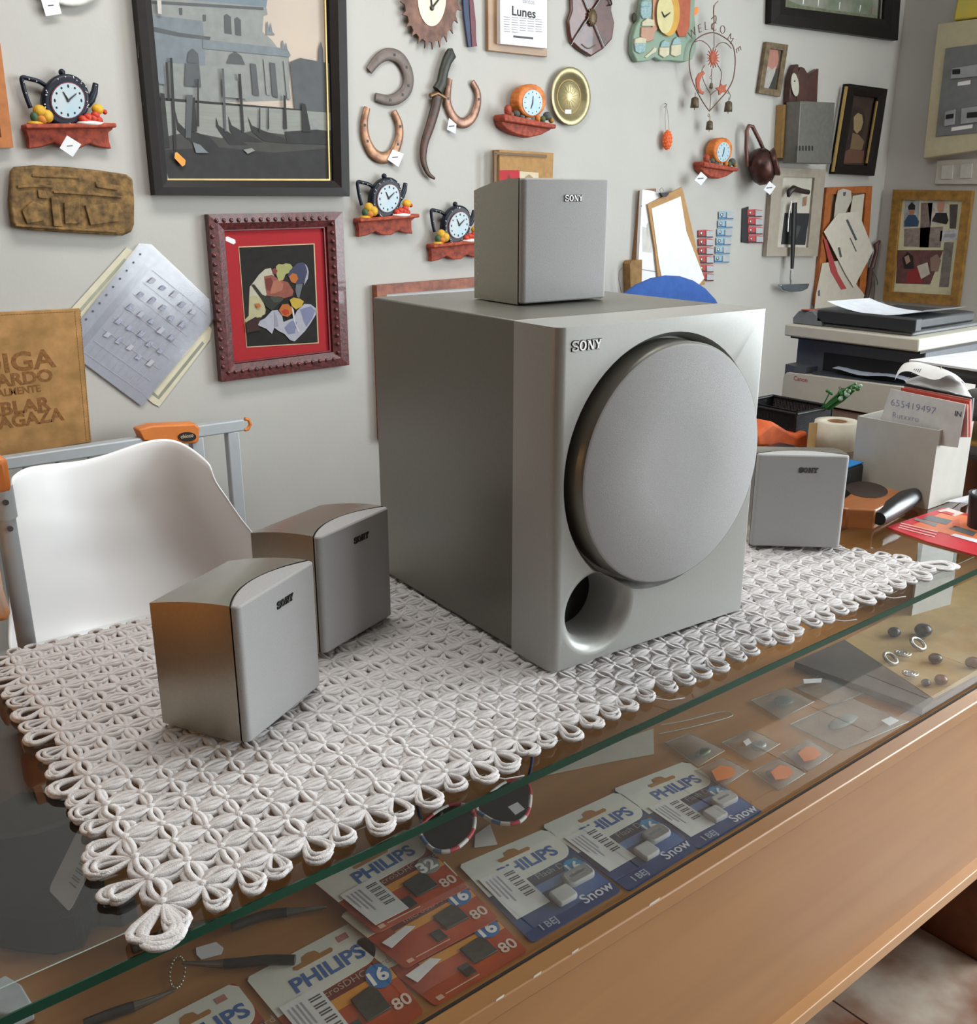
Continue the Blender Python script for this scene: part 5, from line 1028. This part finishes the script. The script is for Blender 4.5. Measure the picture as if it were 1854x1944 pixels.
mb = MB(); mb.add(bt+tp3, [(3, 2, 1, 0), (4, 5, 6, 7), (0, 1, 5, 4), (1, 2, 6, 5), (2, 3, 7, 6), (3, 0, 4, 7)]); part(mb, 'body', mat('1c2026', .4), v, bevel=.006, seg=3)
part(MB().prism([c+(p-c)*.96+Vector((0, 0, .0003)) for p in tp3], (0, 0, .002)), 'blue_top', mat('1f7cc4', .5, 0, .04), v)
# --- wooden tape dispenser
v = thing('wooden_dispenser', 'orange-brown wooden block with oval hollow and black rounded end', 'dispenser', (.83, .12, .001))
WD = wood('a8632c', '864a1e', 'x', 10, .35, .3)
top = 'x'; tz = .034
part(zprism('1585,960 1640,914 1724,936 1662,968 1610,966', .001+tz, -tz), 'block', WD, v, bevel=.003)
part(MB().prism([onz(1645+40*math.cos(a), 930-15*math.sin(a)+4*math.cos(a), .0352) for a in [2*PI*i/28 for i in range(28)]], (0, 0, .0004)), 'hollow', mat('2c1a10', .6), v)
part(MB().tube([onz(1668, 985, .02), onz(1690, 968, .022), onz(1718, 950, .022), onz(1736, 940, .02)], [.011, .0165, .018, .013], None, 14), 'black_end', mat('16171a', .3), v)
# --- red magazine
v = thing('red_magazine', 'red and orange advertising brochure lying at the right edge of the glass', 'magazine', (.9, .0, .001))
part(zprism('1682,1000 1790,964 1900,990 1900,1066 1854,1054 1760,1028', .0032, -.0022), 'pages', mat('c2303a', .4, 0, .05), v)
L_ = MB(); Z_ = .0035
def zf(s, h, k=0): L_.flat([onz(u, w_, Z_+k*.0003) for u, w_ in px(s)], mat(h, .4))
zf('1730,998 1795,970 1890,992 1890,1035', 'd9774c'); zf('1750,985 1765,978 1808,988 1795,996', '5f6468', 1); zf('1733,986 1738,983 1780,994 1775,1000', '77797a', 1); zf('1800,1003 1812,998 1854,1010 1846,1018', '5f6062', 1); zf('1778,970 1800,964 1830,974 1812,980', 'd8c4bc', 1); zf('1785,972 1795,970 1812,975 1806,978', 'c23c3c', 2); zf('1803,1016 1812,1013 1880,1030 1880,1038', 'd8d8dc', 1); zf('1808,988 1820,985 1822,1000 1806,1002', 'd05a3a', 1)
for i in range(3): zf('%g,%g %g,%g %g,%g %g,%g' % (1705-i*2+4, 992+i*4, 1780-i*3, 1009+i*4.5, 1780-i*3, 1011+i*4.5, 1705-i*2+4, 994+i*4), 'e0a8a4', 1)
part(L_, 'print', None, v)
v = thing('black_cup', 'black desk cup with a folded leaflet, cut off by the right edge', 'cup', (1.03, .0, .004))
cc = onz(1868, 1000, .004); part(MB().lathe([(.026, 0), (.03, .05), (.031, .056), (.026, .056), (.022, .004)], cc, (0, 0, 1), 24), 'cup', mat('202022', .4), v)
v = single(yprism('1795,952 1842,940 1850,942 1843,985 1832,982 1838,955', .055, .002), 'leaflet', mat('c9c6c8', .7), 'folded white and red leaflet leaning beside the black cup', 'leaflet')
# --- letter trays
v = thing('letter_trays', 'dark stacked letter trays with white paper, at the right edge behind the white box', 'trays', (1.36, .16, .001))
TRY = mat('2a2a2c', .5, 0, .1)
for z in (.03, .105, .175): part(MB().box((1.22, .02, z), (1.5, .275, z+.012)), 'tray', TRY, v, bevel=.002); part(MB().box((1.22, .02, z+.012), (1.226, .275, z+.026)), 'tray_lip', mat('4a4a4a', .5), v)
for x, y in ((1.23, .03), (1.49, .03), (1.23, .268), (1.49, .268)): part(MB().box((x-.006, y-.006, .001), (x+.006, y+.006, .175)), 'post', TRY, v)
part(MB().box((1.23, .03, .0435), (1.49, .26, .06)), 'ochre_folder', mat('9a7434', .7), v); part(MB().box((1.23, .03, .1185), (1.48, .26, .125)), 'papers', mat('8a8680', .8), v)
single(MB().prism([(1.2, .0, .2015), (1.22, .29, .2015), (1.5, .26, .2015), (1.5, .0, .2015)], (0, 0, .004)), 'paper_pile', mat('d6d6d8', .8), 'white paper pile on the top letter tray', 'paper')
# ------------------------------------------------------------------ goods lying in the counter under the glass
ZS = SH+.0008
def cl7(p): return Vector((p.x, max(p.y, GY0+.0045), p.z))
def zprism(s, z, th, m=None, mb=None): return (mb or MB()).prism([cl7(onz(u, w_, z)) for u, w_ in (px(s) if isinstance(s, str) else s)], (0, 0, th), m)
BAR = mat('4a4a4c', .7); LBL = mat('d4d3d0', .6)
class Card:
    # bilinear map of the card's own square (s right, t down from the hanging edge) to the shelf
    def __init__(s, q, z): s.q = [onz(u, w_, z) for u, w_ in px(q)]; s.z = z
    def p(s, a, b, h=0.0):
        A = s.q[0].lerp(s.q[1], a); B = s.q[3].lerp(s.q[2], a); r = A.lerp(B, b); return cl7(Vector((r.x, r.y, s.z+h)))
    def poly(s, pts, h): return [s.p(a, b, h) for a, b in pts]
def rrect(a0, b0, a1, b1, r):
    out = []
    for cx_, cy_, s0 in ((a1-r, b1-r, 0), (a0+r, b1-r, 90), (a0+r, b0+r, 180), (a1-r, b0+r, 270)): out += arc(cx_, cy_, r, s0, s0+90, 4)
    return out
def rect(a0, b0, a1, b1): return [(a0, b0), (a1, b0), (a1, b1), (a0, b1)]
def ctext(c, par, body, s, t, h, m, z, bold=.0, name='lettering', width=1.0, rot=0.0):
    o_ = c.p(s, t, z); ex = (c.p(s+.05, t)-c.p(s-.05, t)).normalized(); up = (c.p(s, t-.05)-c.p(s, t+.05)).normalized()
    if rot: ex, up = (up, -ex) if rot > 0 else (-up, ex)
    M = Matrix(((ex.x, up.x, 0, o_.x), (ex.y, up.y, 0, o_.y), (0, 0, 1, o_.z), (0, 0, 0, 1))); part(MB().text(body, h, M, m, width, bold), name, m, par)
def label_sticker(c, t, a0, b0, a1, b1, z, bars=True):
    o = part(MB().prism(c.poly(rect(a0, b0, a1, b1), z), (0, 0, .0004), LBL), 'barcode_label', LBL, t, label='white barcode label')
    if bars:
        mb = MB(); n = 14
        for i in range(n):
            if i % 3 == 2: continue
            b_ = b0+(b1-b0)*(.12+.6*i/n); mb.flat(c.poly(rect(a0+(a1-a0)*.62, b_, a0+(a1-a0)*.92, b_+(b1-b0)*.026), z+.0006), BAR)
        for i in range(4): mb.flat(c.poly(rect(a0+(a1-a0)*(.1+.11*i), b0+(b1-b0)*.1, a0+(a1-a0)*(.14+.11*i), b0+(b1-b0)*(.5+.1*(i % 3))), z+.0006), INKL)
        part(mb, 'barcode', BAR, o)
PHB = mat('2f5f9c', .6); HDR = mat('d2d2c6', .6, 0, .03)
def header(c, t, z, slot=True):
    pts = [(0, .03), (.03, 0)] + [(.94, 0), (1, .06)] + arc(.84, .26, .16, 0, 90, 6) + [(.2, .44), (0, .44)]
    part(MB().prism(c.poly(pts, z), (0, 0, .0004), HDR), 'header', HDR, t)
    sl = [(.34, .12), (.42, .12), (.44, .075), (.5, .06), (.56, .075), (.58, .12), (.68, .12), (.69, .145), (.67, .165), (.35, .165), (.33, .145)]
    part(MB().prism(c.poly(sl, z+.0005), (0, 0, .0002), SHELFW), 'hang_slot', mat('8a6238', .8), t)
def usb_card(label, q, z, cap='16', cover=True):
    c = Card(q, z); t = thing('flash_drive_pack', label, 'flash drive', c.p(.5, .5), 0, 'carded white flash drives')
    NB = mat('22406e', .45, 0, .08); part(MB().prism(c.poly(rrect(0, 0, 1, 1, .04), 0), (0, 0, .0012), NB), 'card', NB, t)
    header(c, t, .0013)
    for a, h, z_ in (((.02, .44, .98, .6), '3c4450', .0013), ((.2, .55, .98, .64), '6f8fc0', .0015), ((.02, .64, .98, .72), '3a4560', .0014), ((.5, .70, .98, .86), '34629e', .0014)): part(MB().prism(c.poly(rect(*a), z_), (0, 0, .0002)), 'colour_band', mat(h, .5), t)
    ctext(c, t, 'PHILIPS', .56, .285, .026, PHB, .002, .0007, 'brand_lettering', .95); ctext(c, t, 'Flash Drive', .72, .475, .013, mat('8d8f92', .6), .0018)
    bd = part(MB().prism(c.poly(circle(.86, .56, .105, 20), .002), (0, 0, .0004)), 'badge', mat('2f86b0', .5), t); ctext(c, bd, cap, .84, .565, .022, WHT, .0027, .0006)
    label_sticker(c, t, *((.04, .24, .40, .76) if cover else (.06, .38, .42, .86)), .0026)
    ST2 = mat('cfcfcd', .4)
    part(MB().prism(c.poly(rrect(.42, .70, .63, .86, .03), .0015), (0, 0, .007), ST2), 'drive_cap', ST2, t, bevel=.002)
    o = part(MB().prism(c.poly(rrect(.645, .60, .94, .755, .05), .0015), (0, 0, .007), ST2), 'drive', ST2, t, bevel=.002); part(MB().prism(c.poly(rect(.70, .66, .86, .685), .0086), (0, 0, .0001)), 'drive_mark', mat('7a7c80', .6), o)
    ctext(c, t, 'Snow', .80, .90, .020, mat('c4cbd8', .6), .002, .0003); ctext(c, t, 'I BEJ', .24, .93, .013, mat('9aa4b8', .6), .002, .0003)
    part(MB().prism(c.poly(rrect(.38, .55, .97, .9, .05), .0085), (0, 0, .0002)), 'blister', clear('blister', (.97, .97, .97), 1.3, .1), t)
usb_card('blue carded flash drive, nearest of the three, beside the orange memory cards', '870,1645 1036,1574 1180,1692 1010,1792', ZS)
usb_card('blue carded flash drive, middle one of the three', '1028,1570 1172,1504 1324,1612 1194,1694', ZS)
usb_card('blue carded flash drive, farthest of the three, with the full brand name showing', '1163,1500 1302,1446 1450,1545 1328,1614', ZS, '16', False)
def sd_card(label, q, z, cap='16', bc='2a6ea8', lab=True):
    c = Card(q, z); t = thing('memory_card_pack', label, 'memory card', c.p(.5, .5), 0, 'carded memory cards')
    OR2 = mat('b04a22', .45, 0, .18, 14, tint='8a3020'); part(MB().prism(c.poly(rrect(0, 0, 1, 1, .04), 0), (0, 0, .0012), OR2), 'card', OR2, t)
    header(c, t, .0013)
    for a, h, z_ in (((.2, .44, .99, .56), '6b2a24', .0013), ((.2, .54, .99, .64), 'd08c34', .0015)): part(MB().prism(c.poly(rect(*a), z_), (0, 0, .0002)), 'colour_band', mat(h, .5), t)
    ctext(c, t, 'PHILIPS', .56, .285, .027, PHB, .002, .0008, 'brand_lettering', .95); ctext(c, t, 'microSDHC Card', .66, .475, .012, mat('b39a84', .6), .0018)
    part(MB().prism(c.poly(rect(.76, .06, .86, .12), .0018), (0, 0, .0002)), 'red_mark', mat('b0786c', .6), t)
    bd = part(MB().prism(c.poly(circle(.86, .56, .11, 22), .002), (0, 0, .0004)), 'badge', mat(bc, .5), t); ctext(c, bd, cap, .84, .565, .024, WHT, .0027, .0008)
    if lab: label_sticker(c, t, .05, .38, .40, .92, .0026)
    else: part(MB().prism(c.poly([(.04, .60), (.30, .56), (.36, .62), (.06, .72)], .0026), (0, 0, .0004), LBL), 'torn_label', LBL, t)
    SDM = mat('35362f', .5, 0, .3, 200); part(MB().prism(c.poly([(.54, .62), (.74, .60), (.78, .66), (.78, .84), (.54, .84)], .0015), (0, 0, .0022), SDM), 'adapter_card', SDM, t, bevel=.0005)
    part(MB().prism(c.poly(rect(.40, .78, .50, .92), .0015), (0, 0, .0012), SDM), 'micro_card', SDM, t, bevel=.0003)
    ctext(c, t, '80', .89, .84, .020, mat('d8c0b0', .6), .002, .0004); part(MB().prism(c.poly(rect(.06, .93, .12, .975), .0016), (0, 0, .0002)), 'corner_mark', mat('d0a890', .6), t); part(MB().prism(c.poly(rect(.15, .945, .5, .955), .0016), (0, 0, .0002)), 'small_print', mat('d0a890', .6), t)
sd_card('orange memory card pack with grey 32 badge, top of the stack of three', '590,1672 776,1572 888,1686 714,1774', ZS+.010, '32', '8a8c88')
sd_card('orange memory card pack in the middle of the stack of three', '645,1740 838,1632 946,1745 768,1840', ZS+.005, '16', '2a6ea8', False)
sd_card('orange memory card pack at the bottom of the stack of three, nearest the wooden ledge', '672,1790 890,1690 1002,1808 826,1912', ZS, '16', '2a6ea8', False)
sd_card('orange memory card pack with blue 16 badge and barcode label, left of the stack', '466,1860 676,1748 806,1924 615,2040', ZS)
sd_card('orange memory card pack mostly cut off at the lower left, only its white head showing', '235,1975 446,1866 580,2040 372,2160', ZS)
# --- sunglasses
v = thing('sunglasses', 'sunglasses with dark lenses and red, white and blue striped rims', 'sunglasses', onz(880, 1560, ZS))
LENS = mat('1c1c1a', .1, 0, .1, k=1, spec=.8); gz_ = ZS+.022
for s in ('906,1530 960,1485 1002,1490 1004,1535 985,1560 950,1563 920,1550', '798,1570 850,1530 895,1535 898,1575 870,1608 838,1617 812,1605'):
    ps = px(s); part(MB().prism([onz(u, w_, gz_) for u, w_ in ps], (0, 0, .0015), LENS), 'lens', LENS, v)
    P = smoothp([onz(u, w_, gz_+.001) for u, w_ in ps], 6, True); k = len(P); st = 3
    for i in range(0, k, st):
        h = ('b8303a', 'd8d4ce')[(i//st) % 2] if i < k*.7 else ('5a7ca8', 'd8d4ce')[(i//st) % 2]
        part(MB().tube([P[(i+j) % k] for j in range(st+1)], .0026, None, 6), 'rim_stripe', mat(h, .5), v)
part(MB().tube(smoothp([onz(a, b_, gz_+.002) for a, b_ in px('896,1545 900,1532 908,1532')], 4), .0025, None, 6), 'bridge', mat('b8303a', .5), v)
for s in ('1000,1490 1010,1440 1000,1410', '800,1565 790,1510 800,1470'): part(MB().tube(smoothp([onz(a, b_, ZS+.008) for a, b_ in px(s)], 4), .0025, None, 6), 'temple', mat('31426a', .5), v)
part(MB().prism([onz(a, b_, gz_+.002) for a, b_ in px('964,1532 982,1523 996,1536 978,1547')], (0, 0, .0003)), 'sticker', TAGW, v)
single(zprism('902,1585 930,1565 944,1604 900,1610', ZS, .0006), 'sunglasses_tag', mat('c9c4bc', .7), 'small white paper tag beside the sunglasses', 'tag')
single(zprism('1028,1474 1062,1445 1150,1415 1240,1384 1241,1432 1150,1448', ZS, .001), 'paper_slip', mat('c4beae', .8, 0, .05), 'pale paper slip under the glass left of the clear bags', 'paper')
# --- clear bags with trinkets
BAG = clear('bag_plastic', (.86, .88, .87), 1.4, .2, .22, 'c9cdca')
def bag(label, s, price=None, white=None, inner=None):
    t = thing('clear_bag', label, 'bag', onz(*[sum(p[i] for p in px(s))/len(px(s)) for i in (0, 1)], ZS), 0, 'clear bags in the display counter'); q = [cl7(onz(u, w_, ZS+.003)) for u, w_ in px(s)]
    rows = []; n = 8; rr = random.Random(len(label)*7)
    for j in range(n+1):
        rows.append([q[0].lerp(q[1], i/n).lerp(q[3].lerp(q[2], i/n), j/n)+Vector((0, 0, .006*math.sin(PI*i/n)*math.sin(PI*j/n)+rr.uniform(0, .0016)*(0 < i < n)*(0 < j < n))) for i in range(n+1)])
    part(MB().grid(rows, BAG), 'film', BAG, t)
    part(MB().tube([q[0], q[1], q[2], q[3]], .0006, None, 4, True), 'seam', mat('a9b0a8', .4), t)
    if inner: part(MB().ball(onz(*inner[0], ZS+.0045), inner[1], None, 10, 6), 'trinket', mat(inner[2], .4, .4), t)
    if white: part(zprism(white, ZS+.0105, .0005), 'white_label', TAGW, t)
    if price: part(zprism(price, ZS+.0105, .0005), 'price_sticker', mat('dc7a36', .6), t, label='orange price sticker')
bag('large clear bag with a small white label near the wooden ledge', '1500,1375 1612,1324 1724,1370 1600,1424', None, '1672,1368 1690,1361 1706,1368 1688,1378', ((1600, 1370), (.035, .012, .004), '8a8c84'))
bag('small clear bag with orange sticker, nearest of three to the large bag', '1485,1430 1535,1404 1580,1432 1532,1465', '1514,1430 1530,1418 1548,1419 1558,1432 1545,1442 1526,1446', None, ((1530, 1430), (.012, .012, .003), '8d9088'))
bag('small clear bag with orange sticker, middle of three', '1428,1465 1480,1438 1528,1468 1478,1500', '1462,1466 1480,1453 1498,1456 1506,1467 1492,1478 1472,1481', None, ((1470, 1470), (.012, .012, .003), '8d9088'))
bag('small clear bag with orange sticker, farthest left of three', '1320,1462 1372,1438 1420,1462 1372,1495', '1350,1464 1368,1454 1388,1456 1396,1468 1382,1478 1360,1483', None, ((1366, 1468), (.012, .012, .003), '8d9088'))
bag('clear bag with small white tag, left of the sticker bags', '1370,1410 1425,1385 1480,1412 1425,1445', None, '1410,1408 1420,1402 1426,1410 1416,1416', ((1440, 1415), (.014, .010, .004), '7c7f78'))
bag('clear bag holding a dark round trinket behind the sticker bags', '1425,1330 1490,1305 1545,1332 1480,1365', None, None, ((1487, 1330), (.018, .014, .004), '5c5a54'))
bag('clear bag with a white strip at its top, close under the glass edge', '1508,1305 1560,1280 1640,1315 1580,1340', None, '1524,1290 1560,1288 1558,1296 1526,1298')
bag('clear bag holding a greenish trinket beside the paper slip', '1262,1410 1310,1392 1375,1425 1325,1455', None, None, ((1335, 1428), (.016, .008, .004), '5a5c40'))
v = thing('plastic_hanger_tag', 'thin clear plastic loop lying in front of the paper slip', 'plastic loop', onz(1310, 1372, ZS))
part(MB().tube(smoothp([onz(a, b_, ZS+.002) for a, b_ in px('1250,1393 1300,1383 1382,1362 1386,1354 1365,1352 1300,1368 1255,1376')], 4), .0008, None, 5), 'loop', mat('b4b6ac', .2), v)
# --- tray with trinkets
v = thing('trinket_tray', 'shallow tan tray with dark sides at the right end of the counter', 'tray', onz(1760, 1250, ZS))
TZ = ZS+.012; part(zprism('1604,1215 1700,1166 1854,1095 1960,1150 1960,1240 1772,1326', TZ, -.010), 'tray_bottom', mat('a88a58', .7, 0, .1, 40), v)
def wallp(s, h, m, nm='tray_side'): a, b_ = [onz(u, w_, TZ) for u, w_ in px(s)]; d_ = (b_-a).normalized(); n_ = Vector((-d_.y, d_.x, 0)); part(MB().prism([a, b_, b_+n_*.03-Vector((0, 0, .010)), a+n_*.03-Vector((0, 0, .010))], (0, 0, .004)), nm, m, v)
part(zprism('1508,1256 1602,1214 1772,1328 1752,1346', TZ+.001, -.011), 'tray_side', mat('4c4640', .5, 0, .1), v); part(zprism('1752,1346 1772,1328 1960,1240 1965,1262', TZ+.001, -.011), 'tray_side', mat('6c5f58', .5), v)
def trinket(label, u, w_, r, h, metal, kind='bead'):
    p = onz(u, w_, TZ+r*.7); o = MB()
    if kind == 'ring': o.tube([p+Vector((r*math.cos(a), r*.9*math.sin(a), .5*r*math.sin(a))) for a in [2*PI*i/16 for i in range(16)]], r*.28, None, 8, True)
    elif kind == 'spiral': o.tube([p+Vector((r*(i/30)*math.cos(i*.6), r*(i/30)*math.sin(i*.6), .0)) for i in range(31)], r*.16, None, 6)
    else: o.ball(p, (r, r*.9, r*.7), None, 12, 8)
    single(o, {'bead': 'bead', 'ring': 'silver_ring', 'spiral': 'spiral_charm'}[kind], mat(h, .25, metal, .2, 60), label, 'bead' if kind == 'bead' else 'jewellery', 'trinkets in the tan tray')
for a in (('dark bead at the back left of the tan tray', 1697, 1200, .012, '2a2824', .2), ('large dark glossy bead at the back of the tan tray', 1752, 1196, .016, '262422', .3), ('silver ring in the middle of the tan tray', 1742, 1222, .012, 'b9b6ae', .9, 'ring'), ('pale spiral charm left of the silver ring', 1712, 1240, .013, 'a8a49a', .5, 'spiral'), ('pale ring charm at the left of the tan tray', 1690, 1250, .011, '9a968c', .5, 'ring'), ('black bead right of the silver ring', 1775, 1250, .012, '24221f', .3), ('silver spiral charm at the near left of the tan tray', 1726, 1278, .012, 'c4c2bc', .8, 'spiral'), ('small dark steel bead near the front of the tan tray', 1757, 1296, .008, '3a3a3a', .8), ('red stone near the front of the tan tray', 1786, 1290, .011, '6a2a20', .0), ('dark red stone at the right edge of the tan tray', 1846, 1258, .013, '5c241c', .0)): trinket(*a)
single(zprism('1742,1030 1816,1050 1812,1092 1738,1112', ZS+.07, -.068), 'white_carton', mat('c4c2be', .7), 'white carton under the glass below the red brochure', 'carton')
# --- left end: black pouch, label, knives, chain
v = thing('black_pouch', 'black fabric pouch with grey flap under the glass at the left', 'pouch', onz(80, 1620, ZS))
BP = mat('111110', .9, 0, .04, 30, k=.7, spec=.1); part(zprism('-60,1640 -10,1590 70,1578 150,1546 192,1632 150,1728 90,1742 20,1735 -60,1720', ZS+.05, -.049), 'body', BP, v, bevel=.006)
part(zprism('-60,1545 0,1522 40,1500 105,1503 150,1532 140,1552 70,1578 -10,1590 -60,1600', ZS+.054, -.02), 'flap', mat('3a3c38', .9, 0, .15, k=.9, spec=.1), v, bevel=.004)
c = Card('150,1572 200,1596 132,1732 92,1690', ZS+.0515); part(MB().prism(c.poly(rrect(0, 0, 1, 1, .1), 0), (0, 0, .0006), mat('a9a8a6', .6)), 'label', mat('a9a8a6', .6), v)
mb = MB()
for i in range(16):
    if i % 3 != 2: mb.flat(c.poly(rect(.55, .2+.035*i, .85, .218+.035*i), .001), BAR)
part(mb, 'barcode', BAR, v)
def knife(label, s, r0):
    t = thing('pocket_knife', label, 'knife', onz(*px(s)[0], ZS), 0, 'pocket knives in the counter'); P = smoothp([onz(a, b_, ZS+.006) for a, b_ in px(s)], 4); n = len(P)
    part(MB().tube(P[:n*2//3], (r0), None, 10), 'handle', mat('3a3632', .35, .3, .3), t); part(MB().tube(P[n*2//3-1:], [(r0*.9*(1-.7*i/(n//3+1)), .0015) for i in range(len(P[n*2//3-1:]))], None, 8), 'blade', mat('8a8780', .2, .8), t)
knife('dark pocket knife lying behind the left orange memory card pack', '560,1822 510,1822 450,1828 400,1830 345,1828', .005)
knife('pocket knife at the bottom left corner of the counter', '160,1945 210,1925 270,1905 330,1880', .005)
knife('dark pocket knife close under the glass edge, left of the price sticker', '250,1800 300,1780 350,1762 420,1745', .006)
knife('dark pocket knife under the glass edge, right of the price sticker', '440,1760 500,1738 560,1730 620,1722', .005)
single(zprism('372,1800 410,1789 424,1800 420,1812 382,1822 373,1813', ZS, .0006), 'price_sticker', TAGW, 'white price sticker lying among the pocket knives', 'sticker')
v = thing('bead_chain', 'short chain of tiny metal beads by the white price sticker', 'chain', onz(338, 1850, ZS))
for i in range(22): a = 2*PI*i/22; part(MB().ball(onz(336+14*math.cos(a)+3*math.sin(a), 1846-30*math.sin(a), ZS+.0018), .0016, None, 7, 5), 'link', mat('b0a890', .3, .8), v)
single(zprism('-40,1880 10,1850 40,1868 62,1905 20,1925 -40,1920', ZS+.02, -.019), 'small_carton', mat('a9b0b4', .7, 0, .2, 30), 'small blue-white carton at the lower left edge of the counter', 'carton', bevel=.002)
single(zprism('150,1730 180,1715 225,1720 260,1700 215,1690 165,1705', ZS+.03, -.029), 'dark_case', mat('1d1d20', .6), 'narrow dark case under the corner of the crochet mat', 'case', bevel=.003)
